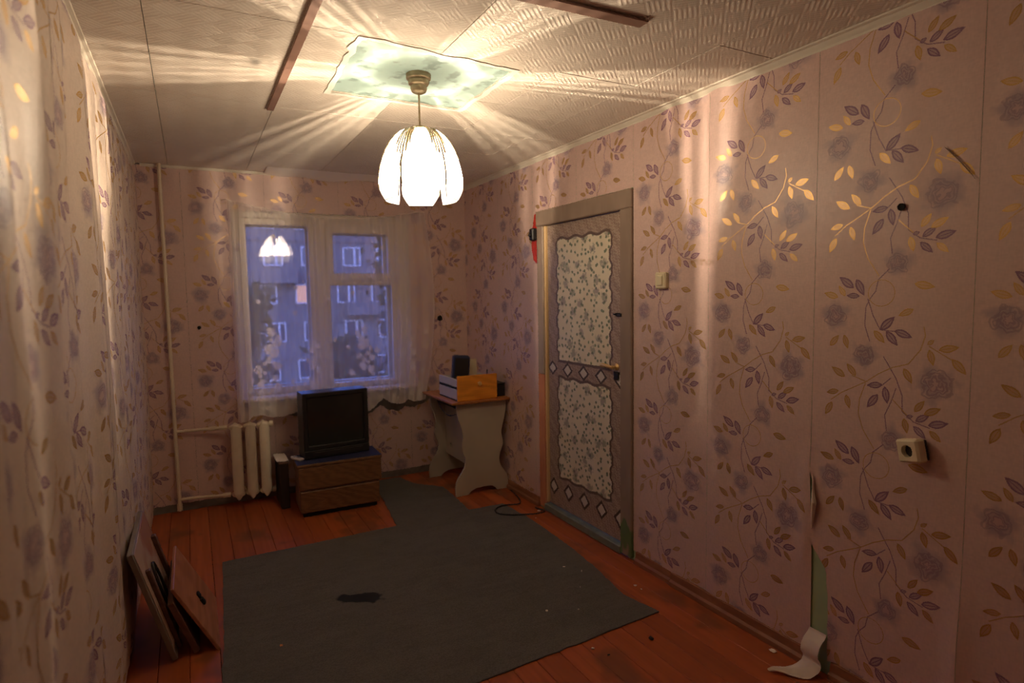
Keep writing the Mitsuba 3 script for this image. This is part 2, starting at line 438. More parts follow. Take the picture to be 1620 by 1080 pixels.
mat("door_covering", door_film, 0.38, spec=0.45)
mat("board_grey", lambda p, n, uv: MIX((0.15, 0.125, 0.10), (0.22, 0.185, 0.15), FBM(p.x * 9, p.y * 9, p.z * 9, 3)), 0.6)
mat("board_face", lambda p, n, uv: MIX((0.27, 0.125, 0.075), (0.35, 0.25, 0.185), SS(0.35, 0.65, FBM(p.y * 6 + 2, p.z * 6, 0.0, 3))), 0.5)
mat("board_brown", grain(12, (0.085, 0.04, 0.025), (0.14, 0.07, 0.045), "y"), 0.5)
mat("board_red", grain(10, (0.27, 0.105, 0.052), (0.36, 0.155, 0.08), "y"), 0.4)
mat("scrap_white", (0.75, 0.68, 0.60), 0.8)
mat("torn_paper_white", lambda p, n, uv: MIX((0.62, 0.53, 0.45), (0.76, 0.67, 0.58), FBM(p.x * 30, p.y * 30, p.z * 30, 3)), 0.8)
mat("dark_crumb", (0.02, 0.013, 0.01), 0.8)
mat("rubber", (0.02, 0.018, 0.017), 0.5)
mat("milk_acrylic", (0.50, 0.47, 0.42), 0.35)
mat("cream_plastic", (0.70, 0.62, 0.42), 0.35)
mat("cream_card", (0.60, 0.50, 0.33), 0.8)
mat("white_plastic", (0.66, 0.62, 0.55), 0.4)
mat("facade", lambda p, n, uv: MIX((0.11, 0.11, 0.125), (0.17, 0.17, 0.185), FBM(p.x * 0.8, p.y, p.z * 0.8, 3)), 0.9)
mat("facade_white", (0.55, 0.56, 0.6), 0.6)
mat("facade_pane", (0.06, 0.07, 0.10), 0.1, spec=0.6)
mat("bark", (0.05, 0.04, 0.035), 0.9)
mat("foliage_green", (0.022, 0.032, 0.018), 0.8)
mat("yard_ground", lambda p, n, uv: MIX((0.05, 0.06, 0.04), (0.11, 0.11, 0.09), FBM(p.x * 0.6, p.y * 0.6, 0.0, 3)), 0.9)

BOUQ = [(0.86, 1.04, 1.0), (1.53, 1.06, 0.85), (1.17, 0.98, 0.8), (0.66, 0.92, 0.6), (1.93, 1.0, 0.6)]
_rng = np.random.default_rng(5)
BLOBS = []
for bx, bz, bs in BOUQ:
    for i in range(20):
        t = i / 19
        zz = bz + bs * (0.26 - 0.42 * t)
        BLOBS.append((bx + bs * np.clip(_rng.normal(0, 0.02 + 0.075 * t), -0.17, 0.17), zz, bs * (0.016 + 0.022 * _rng.random())))


def sheer_opacity(p, n, uv):
    u, v = uv.x, uv.y
    f = mi.Float(0.0)
    wob = 0.75 + 0.5 * N(u * 70, v * 70)
    for bx, bz, r in BLOBS:
        f = dr.maximum(f, 1 - SS(0.75, 1.05, dr.sqrt(dr.square(u - bx) + dr.square(v - bz)) / (r * wob)))
    lace = (1 - SS(0.72, 0.82, v)) * (0.4 + 0.6 * SS(0.42, 0.55, FBM(u * 40, v * 40, 1.0, 2)))
    d1, d2, k = mikit.voronoi(u / 0.17, v / 0.17)
    dot = (1 - SS(0.08, 0.11, d1)) * SS(0.55, 0.6, k)
    base = 0.23 + 0.09 * (1 - SS(1.0, 1.7, v)) + 0.05 * N(u * 300, v * 10)
    return dr.clip(base + 0.58 * dr.maximum(dr.maximum(f, 0.8 * lace), dot), 0, 0.9)


scene["sheer"] = {"type": "mask", "opacity": mikit.proc(sheer_opacity),
                  "bsdf": {"type": "principledthin", "base_color": rgb((0.93, 0.86, 0.83)), "roughness": 0.8, "diff_trans": 0.5, "spec_trans": 0.0}}

# ------------------------------------------------------------------ the room shell
rng = np.random.default_rng(11)

# floor boards
obj("floor", pbox((-0.15, YF - 0.1, -0.10), (W + 0.25, 0.25, -0.022)), "underfloor", kind="structure")
bw = 0.118
x = 0.002
while x < W - 0.004:
    x1 = min(x + bw, W - 0.002)
    z = -0.0005 - 0.0012 * rng.random()
    m = cbox((x + 0.0008, YF, -0.022), (x1 - 0.0008, -0.001, z), 0.0018)
    obj("board", m, "floor_paint", "floor")
    x = x1

# walls: masonry behind the paper
DOOR_Y0, DOOR_Y1, DOOR_Z = -2.255, -1.325, 2.065
poly = sbox(YF - 0.12, -0.1, 0.0, H + 0.05).difference(sbox(DOOR_Y0, -0.11, DOOR_Y1, DOOR_Z))
m = extrude(poly, 0.14)
m.apply_transform(frame_m((W + 0.14, 0, 0), (0, 1, 0), (0, 0, 1), (-1, 0, 0)) @ np.diag([1, 1, 1, 1.0]))
m.apply_transform(np.eye(4))
if m.volume < 0:
    m.invert()
obj("wall_right", m, "green_paint", kind="structure")
obj("wall_left", pbox((-0.14, YF - 0.12, -0.1), (0.0, 0.0, H + 0.05)), "plaster", kind="structure")
WX0, WX1, WZ0, WZ1 = 0.622, 1.985, 0.800, 2.205
poly = sbox(-0.14, -0.1, W + 0.14, H + 0.05).difference(sbox(WX0, WZ0, WX1, WZ1))
m = extrude(poly, 0.30)
m.apply_transform(frame_m((0, 0.30, 0), (1, 0, 0), (0, 0, 1), (0, -1, 0)))
if m.volume < 0:
    m.invert()
obj("wall_back", m, "bare_concrete", kind="structure")
obj("wall_front", pbox((-0.14, YF - 0.14, -0.1), (W + 0.14, YF, H + 0.05)), "plaster", kind="structure")


def patch(l, r, b, t, na, nb, place, uvof, disp):
    """a sheet of wallpaper between a left and a right edge l(t), r(t) and a bottom and a top b(s), t(s)"""
    s, q = np.meshgrid(np.linspace(0, 1, na), np.linspace(0, 1, nb), indexing="ij")
    z = b(s) + (t(s) - b(s)) * q
    a = l(z) + (r(z) - l(z)) * s
    d = disp(a, z)
    v = place(a, z, d).reshape(-1, 3)
    uv = np.stack(uvof(a, z), -1).reshape(-1, 2)
    i, j = np.meshgrid(np.arange(na - 1), np.arange(nb - 1), indexing="ij")
    k = (i * nb + j).ravel()
    f = np.vstack([np.stack([k, k + nb, k + nb + 1], 1), np.stack([k, k + nb + 1, k + 1], 1)])
    return v, f, uv


def join(parts):
    vs, fs, us, o = [], [], [], 0
    for v, f, u in parts:
        vs.append(v)
        fs.append(f + o)
        us.append(u)
        o += len(v)
    return (np.vstack(vs), np.vstack(fs)), np.vstack(us)


def n3(a, b, c=0.0, seed=0):
    a, b = np.broadcast_arrays(a, b)
    return meshkit.fbm(np.stack([a, b, np.full(a.shape, float(c))], -1), 3, seed)


const = lambda c: (lambda s: np.full(np.shape(s), float(c)))  # noqa: E731

# right wall: a is y, measured towards the camera as u = -(y + 3.417)
place_r = lambda a, z, d: np.stack([W - 0.0025 - d, a, z], -1)  # noqa: E731
uv_r = lambda a, z: (-(a + 3.417), z)  # noqa: E731


def disp_r(a, z):
    d = 0.004 * n3(a * 4.5, z * 0.55, 0, 3) + 0.002 * n3(a * 11, z * 1.4, 4, 9)
    d = d + 0.006 * np.exp(-((a + 2.93 + 0.02 * np.sin(z * 2)) / 0.05) ** 2) + 0.005 * np.exp(-((a + 2.62) / 0.06) ** 2)
    d = d + 0.014 * np.exp(-((a + 3.965) / 0.035) ** 2) * np.clip((0.62 - z) / 0.25, 0, 1)
    d = d + 0.010 * np.exp(-((a + 3.40) / 0.03) ** 2) * np.clip((0.95 - z) / 0.2, 0, 1) * np.clip((z - 0.3) / 0.2, 0, 1)
    return d


PZ = H - 0.012
seams = [0.0, -0.099, -0.652, -1.205, -1.758, -2.311, -2.864, -3.417, -3.97, -4.523, -5.076, -5.629, -6.182, YF]
CY0, CY1, CZ = -2.312, -1.268, 2.128       # outside of the door casing
for k, (y1, y0) in enumerate(zip(seams, seams[1:])):
    bot = lambda s, k=k: 0.048 + 0.016 * n3(s * 6 + 9 * k, s * 0, 2) + (0.0 if k < 5 else 0.010 * np.sin(s * 9))  # noqa: E731
    e = 0.0006
    left, right = const(y1 - e), const(y0 + e)
    if y1 == -3.417:
        def left(z):
            g = np.interp(z, [0.0, 0.12, 0.30, 0.43, 0.515, 0.56, 0.70, 0.76, 0.81, 2.6], [-0.093, -0.092, -0.090, -0.078, -0.012, -0.004, -0.012, -0.018, -0.001, -0.0006])
            return -3.417 + g + 0.0015 * np.sin(z * 71) * (z < 0.5)
    if y0 == -3.417:
        def right(z):
            return -3.417 + np.interp(z, [0, 0.3, 0.55, 0.85, 2.6], [-0.017, -0.017, -0.015, 0.0006, 0.0006])
    na, nb = max(4, int((y1 - y0) / 0.013)), 110
    top = const(PZ)
    if y1 < CY1 + 1e-9 and y0 > CY0 - 0.01 and y0 > -2.32 and y1 > -2.0:
        if y1 > -1.3:      # strip with a sliver beside the casing
            parts = [patch(left, const(CY1), bot, top, 8, nb, place_r, uv_r, disp_r), patch(const(CY1), right, const(CZ), top, na, 30, place_r, uv_r, disp_r)]
        else:
            parts = [patch(left, right, const(CZ), top, na, 30, place_r, uv_r, disp_r)]
    elif y1 > CY1 and y0 < CY1:
        parts = [patch(left, const(CY1 + 0.004), bot, top, 10, nb, place_r, uv_r, disp_r), patch(const(CY1 + 0.004), right, const(CZ - 0.004), top, na, 30, place_r, uv_r, disp_r)]
    else:
        parts = [patch(left, right, bot, top, na, nb, place_r, uv_r, disp_r)]
    mesh, uv = join(parts)
    obj("wallpaper_strip", mesh, "wallpaper", "wall_right", smooth=True, uv=uv)

# left wall: loose paper in upright folds
place_l = lambda a, z, d: np.stack([0.003 + d, a, z], -1)  # noqa: E731
uv_l = lambda a, z: (a + 55.3 * 2 - 0.1, z + 0.21)  # noqa: E731


def ridge(t, back=4.0):
    """steep on one side, gentle on the other"""
    return np.where(t > 0, np.exp(-(t * back) ** 2), np.exp(-t ** 2))


def disp_l(a, z):
    mid = np.clip(z / 0.25, 0, 1) * np.clip((H - z) / 0.12, 0, 1)
    sw = 0.04 * (n3(z * 1.3, z * 0, 1, 2) - 0.5)
    d = 0.030 * ridge((a + 2.52 + sw) / 0.10) + 0.026 * ridge((a + 1.86 + 1.3 * sw) / 0.10) + 0.014 * ridge((a + 1.25 - sw) / 0.09) + 0.010 * ridge((a + 0.72 - sw) / 0.08)
    d = d + 0.030 * ridge((a + 3.26 - 0.22 * np.clip(1.3 - z, 0, 2) + sw) / 0.15) + 0.02 * ridge((a + 3.75) / 0.12)
    d = d + 0.022 * n3(a * 2.3, z * 0.9, 0, 4) + 0.012 * n3(a * 7, z * 1.0, 0, 6)
    for yc, am, wd in ((-2.24, 0.012, 0.05), (-2.06, 0.010, 0.04), (-1.62, 0.013, 0.05), (-1.44, 0.010, 0.04), (-1.06, 0.009, 0.05), (-2.84, 0.014, 0.06), (-3.03, 0.011, 0.05), (-3.52, 0.014, 0.06)):
        d = d + am * ridge((a - yc + 2.2 * sw * math.sin(yc * 7)) / wd) * np.clip(0.35 + 1.3 * n3(z * 1.1, z * 0, yc * 9, 3), 0, 1.2)
    return 0.001 + d * (0.25 + 0.75 * mid)


ys = [YF, -6.346, -5.793, -5.24, -4.687, -4.134, -3.581, -3.028, -2.475, -1.922, -1.369, -0.816, -0.263, -0.004]
for k, (y0, y1) in enumerate(zip(ys, ys[1:])):
    na = max(6, int((y1 - y0) / 0.012))
    mesh, uv = join([patch(const(y0 + 0.0006), const(y1 - 0.0006), lambda s, k=k: 0.012 + 0.01 * n3(s * 6 + 3 * k, s * 0, 8), const(PZ), na, 130, place_l, uv_l, disp_l)])
    obj("wallpaper_strip", mesh, "wallpaper", "wall_left", smooth=True, uv=uv)

# back wall: paper around the window, torn away below the sill
place_b = lambda a, z, d: np.stack([a, -0.003 - d, z], -1)  # noqa: E731
uv_b = lambda a, z: (a + 55.3 * 4 - 0.3, z - 0.13)  # noqa: E731
disp_b = lambda a, z: 0.007 * n3(a * 4, z * 0.6, 7, 5)  # noqa: E731
tornx = [1.30, 1.40, 1.50, 1.57, 1.63, 1.69, 1.75, 1.80, 1.84, 1.91, 1.98, 2.02, 2.06, 2.13]
tornz = [0.570, 0.555, 0.570, 0.560, 0.590, 0.635, 0.590, 0.580, 0.565, 0.605, 0.585, 0.600, 0.605, 0.640]
xs = [0.006, 0.30, 0.853, 1.406, 1.959, W - 0.004]
for k, (x0, x1) in enumerate(zip(xs, xs[1:])):
    parts = []
    L, R = const(x0 + 0.0006), const(x1 - 0.0006)
    bot = lambda s, k=k: 0.05 + 0.012 * n3(s * 6 + 5 * k, s * 0, 3)  # noqa: E731
    if x1 <= WX0:
        parts.append(patch(L, R, bot, const(PZ), 24, 110, place_b, uv_b, disp_b))
    else:
        if x0 < WX0:
            parts.append(patch(L, const(WX0 - 0.002), bot, const(PZ), 24, 110, place_b, uv_b, disp_b))
        if x1 > WX1:
            parts.append(patch(const(2.13), R, bot, const(PZ), 30, 110, place_b, uv_b, disp_b))
            parts.append(patch(const(WX1 + 0.002), const(2.13), const(0.72), const(PZ), 14, 90, place_b, uv_b, disp_b))
        lo = max(x0 + 0.0006, WX0 - 0.002)
        hi = min(x1 - 0.0006, 2.13)
        if lo < WX1:
            parts.append(patch(const(lo), const(min(hi, WX1 + 0.002)), const(WZ1 + 0.002), const(PZ), 30, 24, place_b, uv_b, disp_b))
        parts.append(patch(const(lo), const(hi), bot, lambda s, lo=lo, hi=hi: np.interp(lo + (hi - lo) * s, [0.5] + tornx, [0.70] + tornz) + 0.02 * (n3((lo + (hi - lo) * s) * 40, s * 0, 4) - 0.5), 60, 50, place_b, uv_b, disp_b))
    mesh, uv = join(parts)
    obj("wallpaper_strip", mesh, "wallpaper", "wall_back", smooth=True, uv=uv)
# wall behind the camera
place_f = lambda a, z, d: np.stack([a, YF + 0.003 + d, z], -1)  # noqa: E731
for k in range(5):
    mesh, uv = join([patch(const(max(0.01, k * 0.5026)), const((k + 1) * 0.5026 - 0.002), const(0.02), const(PZ), 6, 12, place_f, lambda a, z: (a + 55.3 * 6, z), disp_b)])
    obj("wallpaper_strip", mesh, "wallpaper", "wall_front", smooth=True, uv=uv)

# ceiling: turquoise slab, foam tiles half a metre square with a square cut out around the lamp
obj("ceiling", pbox((-0.14, YF - 0.12, H + 0.006), (W + 0.14, 0.14, H + 0.15)), "turquoise_paint", kind="structure")
HX0, HX1, HY0, HY1 = 0.932, 1.580, -2.682, -2.050
hole = ragged([(HX0, HY0), (HX1, HY0 + 0.045), (HX1, HY1), (HX0 + 0.01, HY1)], 0.06, 0.004, 3)
xe = [-0.02, 0.230, 0.735, 1.240, 1.762, 2.178, W + 0.02]
ye = [0.02, -0.215, -0.715, -1.215, -1.715, -2.215, -2.715, -3.225, -3.73, -4.23, -4.73, -5.23, -5.73, -6.23, YF - 0.02]
for i, (x0, x1) in enumerate(zip(xe, xe[1:])):
    for j, (y1, y0) in enumerate(zip(ye, ye[1:])):
        g = 0.0011
        p = sbox(x0 + g, y0 + g, x1 - g, y1 - g).difference(hole)
        if p.is_empty:
            continue
        for pp in getattr(p, "geoms", [p]):
            if pp.area < 0.0008:
                continue
            m = extrude(pp, 0.0055)
            tilt = rng.normal(0, 0.0035, 2)
            drop = 0.0006 + 0.0016 * rng.random()
            v = m.vertices
            cx, cy = (x0 + x1) / 2, (y0 + y1) / 2
            lift = (np.abs(tilt[0]) * np.abs(v[:, 0] - cx) + np.abs(tilt[1]) * np.abs(v[:, 1] - cy))
            v[:, 2] += H - drop - lift
            m.vertices = v
            obj("foam_tile", m, "foam_tile", "ceiling")
# the sagging last row near the window wall
s, q = np.meshgrid(np.linspace(0, 1, 60), np.linspace(0, 1, 10), indexing="ij")
sx = 0.86 + 1.25 * s
sz = H - 0.006 - q ** 1.5 * (0.030 * np.exp(-((sx - 1.33) / 0.18) ** 2) + 0.016 * np.exp(-((sx - 0.98) / 0.10) ** 2) + 0.010 * np.exp(-((sx - 1.85) / 0.2) ** 2) + 0.004)
sy = -0.25 + 0.235 * q
v = np.stack([sx, sy, sz], -1).reshape(-1, 3)
v = np.vstack([v, v + [0, 0, 0.005]])
ii, jj = np.meshgrid(np.arange(59), np.arange(9), indexing="ij")
k = (ii * 10 + jj).ravel()
fq = np.vstack([np.stack([k, k + 1, k + 11, k + 10], 1), np.stack([k + 600, k + 610, k + 611, k + 601], 1)])
obj("sagging_lining", (v, fq), "foam_edge", "ceiling", smooth=True)
# torn white rim around the turquoise square
rim = []
rr = np.random.default_rng(8)
hp = np.array(hole.exterior.coords)[:-1]
inner = hole
outer = hole.buffer(0.026, join_style=2)
band = ragged(np.array(outer.exterior.coords)[:-1], 0.03, 0.004, 6).difference(inner.buffer(0.001))
m = extrude(band, 0.0012)
m.apply_translation((0, 0, H - 0.0050))
obj("torn_rim", m, "foam_edge", "ceiling")

# cornices
def cornice(x, sgn, y0, y1):
    prof = [(0, 0), (0, -0.034), (0.004, -0.034), (0.007, -0.026), (0.014, -0.018), (0.020, -0.009), (0.032, -0.006), (0.034, 0)]
    m = extrude(Polygon(prof), y1 - y0)
    m.apply_transform(frame_m((x, y0, H - 0.003), (sgn, 0, 0), (0, 0, 1), (0, 1, 0)))
    if m.volume < 0:
        m.invert()
    return m


obj("trim_1", cornice(W - 0.001, -1, YF, 0), "plaster", kind="structure")
obj("trim_2", cornice(0.001, 1, YF, 0), "plaster", kind="structure")
m = extrude(Polygon([(0, 0), (0, -0.018), (0.006, -0.018), (0.016, -0.006), (0.018, 0)]), 0.98 - 0.06)
m.apply_transform(frame_m((0.06, -0.004, H - 0.004), (0, -1, 0), (0, 0, 1), (1, 0, 0)))
if m.volume < 0:
    m.invert()
obj("trim_3", m, "plaster", kind="structure")

# wooden strips over the tile joints
def ceil_strip(a, b, w, z=H - 0.0145, t=0.0075):
    a, b = np.array(a, float), np.array(b, float)
    L = np.linalg.norm(b - a)
    m = cbox((0, -w / 2, 0), (L, w / 2, t), 0.002)
    ang = math.degrees(math.atan2(b[1] - a[1], b[0] - a[0]))
    rotz(m, ang)
    m.apply_translation((a[0], a[1], z))
    return m


obj("ceiling_strip", ceil_strip((0.722, -3.75), (0.722, -1.675), 0.033), "strip_wood", label="long brown wooden strip nailed along a ceiling joint left of the lamp", cat="wooden strip")
obj("ceiling_strip", ceil_strip((1.00, -3.228), (1.775, -3.255), 0.052), "strip_wood", label="short brown wooden strip on the ceiling near the right wall, right of the lamp", cat="wooden strip")

# baseboard on the right
def bboard(y0, y1, tilt=0.0, lift=0.0):
    prof = Polygon([(0, 0), (0.030, 0), (0.028, 0.02), (0.017, 0.030), (0.012, 0.062), (0, 0.066)])
    m = extrude(prof, abs(y1 - y0))
    m.apply_transform(frame_m((W - 0.001, y0, lift), (-1, 0, 0), (0, 0, 1), (0, 1, 0)))
    if m.volume < 0:
        m.invert()
    v = m.vertices
    v[:, 0] -= tilt * (v[:, 1] - y0)
    m.vertices = v
    return m


tag("baseboard_right", kind="structure")
obj("length", bboard(-1.262, -0.02), "baseboard_paint", "baseboard_right")
obj("length", bboard(-2.625, -2.340), "baseboard_paint", "baseboard_right")
obj("length", bboard(-3.46, -2.632, 0.006, -0.001), "baseboard_paint", "baseboard_right")
obj("length", bboard(-6.75, -3.53), "baseboard_paint", "baseboard_right")
labels["baseboard_right"] = {"kind": "structure"}

# ------------------------------------------------------------------ door
tag("door_1", kind="structure")
XF = W + 0.008                      # face of the leaf
m = cbox((XF, DY0, 0.060), (XF + 0.04, DY1, 2.014), 0.003)
obj("leaf", m, "door_covering", "door_1")


def casing(name, y0, y1, z0, z1, matl, x0=W - 0.022):
    return obj(name, cbox((x0, y0, z0), (W + 0.05, y1, z1), 0.005), matl, "door_1")


casing("casing", -2.309, -2.208, 0.012, 2.018, "casing_stained")
casing("casing", -2.309, -1.270, 2.018, 2.124, "casing_paint")
casing("casing", -1.352, -1.272, 0.98, 2.018, "casing_paint", W - 0.016)
casing("casing", -1.352, -1.272, 0.012, 0.98, "bare_casing", W - 0.016)
casing("raw_edge", -1.374, -1.353, 0.06, 2.016, "raw_wood", W - 0.008)
casing("stop", -2.207, -2.201, 0.06, 2.016, "dark_hole", W + 0.004)
casing("threshold", -2.208, -1.353, 0.002, 0.052, "threshold_paint", W - 0.028)
hd = obj("handle", [lathe([(0, 0), (0.020, 0), (0.021, 0.004), (0.012, 0.009), (0.008, 0.012), (0.008, 0.034), (0, 0.034)], sections=24)], "brass", "door_1")
del scene[hd]
rose = lathe([(0, 0), (0.020, 0), (0.021, 0.004), (0.012, 0.009), (0.008, 0.012), (0.008, 0.036), (0, 0.036)], sections=24)
rose.apply_transform(frame_m((XF, -2.145, 1.112), (0, 1, 0), (0, 0, 1), (-1, 0, 0)))
if rose.volume < 0:
    rose.invert()
lever = tube([(XF - 0.034, -2.148, 1.112), (XF - 0.038, -2.12, 1.113), (XF - 0.038, -2.07, 1.118), (XF - 0.034, -2.035, 1.114)], [0.011, 0.0105, 0.0115, 0.010], 10, 12)
h = obj("handle", [rose, lever], "brass", "door_1", smooth=40, label="shiny brass lever handle")
obj("keyhole_plate", cbox((XF - 0.012, -2.168, 1.035), (XF + 0.001, -2.125, 1.085), 0.004), "black_plastic", "door_1", label="black lock plate under the handle")
lt = [cbox((XF - 0.018, -2.196, 1.410), (XF + 0.001, -2.150, 1.432), 0.003), cbox((W - 0.030, -2.228, 1.413), (W - 0.020, -2.198, 1.430), 0.002), tube([(XF - 0.012, -2.16, 1.422), (XF - 0.035, -2.16, 1.424)], 0.006, 8)]
obj("latch", lt, "black_plastic", "door_1", label="small black bolt latch on the door edge")

obj("red_patch", extrude(ragged([(-1.262, 1.765), (-1.222, 1.79), (-1.196, 1.89), (-1.205, 2.00), (-1.245, 2.11), (-1.268, 2.11), (-1.268, 1.775)], 0.03, 0.003, 4), 0.002).apply_transform(frame_m((W - 0.014, 0, 0), (0, 1, 0), (0, 0, 1), (1, 0, 0))), "red_paint", "wall_right", label="red painted patch beside the door casing")
bell = [cbox((W - 0.050, -1.275, 1.925), (W - 0.006, -1.222, 2.010), 0.008), lathe([(0, 0), (0.014, 0), (0.015, 0.012), (0.006, 0.02), (0, 0.02)], sections=16).apply_transform(frame_m((W - 0.046, -1.248, 1.962), (0, 1, 0), (0, 0, 1), (-1, 0, 0)))]
obj("wall_box", bell, "black_plastic", label="small black box on the red patch at the top left of the door casing", cat="box")

# ------------------------------------------------------------------ window
tag("window_1", kind="structure")


def rect_frame(x0, x1, z0, z1, w, y0, y1, c=0.004):
    return [cbox((x0, y0, z0), (x0 + w, y1, z1), c), cbox((x1 - w, y0, z0), (x1, y1, z1), c), cbox((x0 + w - c, y0, z0), (x1 - w + c, y1, z0 + w), c), cbox((x0 + w - c, y0, z1 - w), (x1 - w + c, y1, z1), c)]


for yo in (0.030, 0.185):
    fr = rect_frame(WX0, WX1, WZ0, WZ1, 0.045, yo, yo + 0.065)
    fr += [cbox((1.222, yo, WZ0), (1.290, yo + 0.065, WZ1), 0.004)]
    if yo < 0.1:
        fr += [cbox((1.215, yo - 0.012, WZ0 + 0.04), (1.297, yo, WZ1 - 0.04), 0.004)]
    obj("frame", fr, "window_paint", "window_1")
    y0, y1 = yo + 0.004, yo + 0.050
    for (x0, x1, z0, z1, w, nm) in ((WX0 + 0.046, 1.221, WZ0 + 0.002, WZ1 - 0.046, 0.050, "sash"), (1.291, WX1 - 0.112, WZ0 + 0.002, 1.680, 0.036, "sash"), (1.300, WX1 - 0.112, 1.682, WZ1 - 0.082, 0.060, "vent_sash")):
        k = obj(nm, rect_frame(x0, x1, z0, z1, w, y0, y1), "window_paint", "window_1")
        ym = (y0 + y1) / 2
        obj("glass", ([(x0 + w - 0.004, ym, z0 + w - 0.004), (x1 - w + 0.004, ym, z0 + w - 0.004), (x1 - w + 0.004, ym, z1 - w + 0.004), (x0 + w - 0.004, ym, z1 - w + 0.004)], [[0, 1, 2, 3]]), "pane_glass", k)
    obj("frame", [cbox((WX1 - 0.112, yo, WZ0), (WX1 - 0.046, yo + 0.06, WZ1 - 0.046), 0.003), cbox((1.291, yo, WZ1 - 0.082), (WX1 - 0.112, yo + 0.06, WZ1 - 0.046), 0.003)], "window_paint", "window_1")
obj("reveal", [pbox((WX0 - 0.001, -0.004, WZ1 - 0.004), (WX1 + 0.001, 0.034, WZ1)), pbox((WX0, -0.004, WZ0), (WX0 + 0.004, 0.034, WZ1)), pbox((WX1 - 0.004, -0.004, WZ0), (WX1, 0.034, WZ1))], "plaster", "window_1")
obj("sill", [cbox((0.60, -0.105, 0.770), (2.03, 0.030, 0.800), 0.006)], "cream_paint", "window_1")

# ------------------------------------------------------------------ outside: the yard, a block of flats, trees
obj("yard", pbox((-60, 1.0, -6.3), (110, 120, -6.0)), "yard_ground", kind="structure")
apt = thing("apartment_building", "pale blue-grey block of flats seen through the window across the yard", "building")
obj("wall", pbox((-18, 45, -6.0), (48, 57, 9.2)), "facade", apt)
obj("roof", cbox((-18.5, 44.5, 9.2), (48.5, 57.5, 9.7), 0.05), "facade_white", apt)
obj("panel_joints", [pbox((-18, 44.985, z - 0.03), (48, 45.0, z + 0.03)) for z in (-3.4, -0.6, 2.2, 5.0 + 0.9, 7.8)], "bark", apt)
wins = []
for r, zc in enumerate((-4.2, -1.2, 1.78, 4.75, 7.6)):
    for c in range(7):
        wins.append((2.6 + 3.02 * c + (0.55 if r % 2 else 0), zc, 1.45 if c % 2 else 1.9))
for (xc, zc, ww) in wins:
    hh = 1.55
    f = obj("window", rect_frame(xc - ww / 2, xc + ww / 2, zc - hh / 2, zc + hh / 2, 0.11, 44.86, 45.05, 0.02) + [cbox((xc + ww * 0.10, 44.88, zc - hh / 2 + 0.05), (xc + ww * 0.10 + 0.16, 45.04, zc + hh / 2 - 0.05), 0.02)], "facade_white", apt)
    lit = abs(xc - 8.64) < 0.3 and abs(zc - 1.78) < 0.1
    pn = pbox((xc - ww / 2 + 0.1, 44.97, zc - hh / 2 + 0.1), (xc + ww / 2 - 0.1, 44.995, zc + hh / 2 - 0.1))
    if lit:
        scene[f + "__pane"] = {**mikit.ply(pn, "facade_pane"), "emitter": {"type": "area", "radiance": rgb((0.55, 0.30, 0.26)), "sampling_weight": 0.02}}
    else:
        obj("pane", pn, "facade_pane", f)
for (xc, zc) in ((6.3, 3.6), (13.0, 1.0)):
    bl = obj("balcony", [cbox((xc - 1.5, 43.7, zc - 1.0), (xc + 1.5, 45.0, zc - 0.85), 0.03), cbox((xc - 1.5, 43.7, zc - 1.0), (xc + 1.5, 43.78, zc + 0.1), 0.03), cbox((xc - 1.5, 43.7, zc - 1.0), (xc - 1.42, 45.0, zc + 0.1), 0.03), cbox((xc + 1.42, 43.7, zc - 1.0), (xc + 1.5, 45.0, zc + 0.1), 0.03)], "facade", apt)


def tree(xc, yc, zb, h, rad, seed, label):
    r = np.random.default_rng(seed)
    t = thing("tree", label, "tree")
    pts = np.array([[xc, yc, zb], [xc + 0.1, yc, zb + h * 0.3], [xc - 0.1, yc + 0.1, zb + h * 0.6], [xc, yc, zb + h * 0.92]])
    tubes = [tube(pts, np.linspace(0.18, 0.03, 12), 8, 12)]
    tips = []
    for i in range(16):
        a, zz = r.random() * 6.28, zb + h * (0.28 + 0.6 * r.random())
        L = rad * (0.6 + 0.5 * r.random()) * (1 - 0.45 * (zz - zb) / h)
        e = np.array([xc + L * math.cos(a), yc + L * math.sin(a), zz + 0.35 * L])
        tubes.append(tube([[xc, yc, zz], (np.array([xc, yc, zz]) + e) / 2 + [0, 0, 0.1], e], [0.06, 0.04, 0.015], 5))
        tips += [np.array([xc, yc, zz]) + (e - [xc, yc, zz]) * s for s in (0.35, 0.6, 0.8, 1.0)]
    obj("trunk", tubes, "bark", t)
    n = 3600
    c = np.array(tips)[r.integers(0, len(tips), n)] + r.normal(0, rad * 0.17, (n, 3))
    u = r.normal(size=(n, 3))
    u /= np.linalg.norm(u, axis=1, keepdims=True)
    w = np.cross(u, r.normal(size=(n, 3)))
    w /= np.linalg.norm(w, axis=1, keepdims=True)
    s = 0.16 + 0.10 * r.random((n, 1))
    v = np.stack([c - u * s, c + w * s * 0.5, c + u * s, c - w * s * 0.5], 1).reshape(-1, 3)
    f = np.arange(4 * n).reshape(-1, 4)
    obj("foliage", (v, f), "foliage_green", t, kind="stuff")


tree(1.2, 17.0, -6.0, 9.8, 1.7, 1, "dark leafy tree outside, on the left in the left-hand pane")
tree(5.0, 14.0, -6.0, 6.3, 1.5, 2, "lower dark tree outside, behind the middle of the left-hand pane")
tree(8.6, 17.5, -6.0, 7.2, 2.0, 3, "broad dark tree outside, behind the lower right-hand pane")
tree(11.0, 26.0, -6.0, 12.5, 2.2, 4, "tall dark tree outside, on the right in the small upper pane")

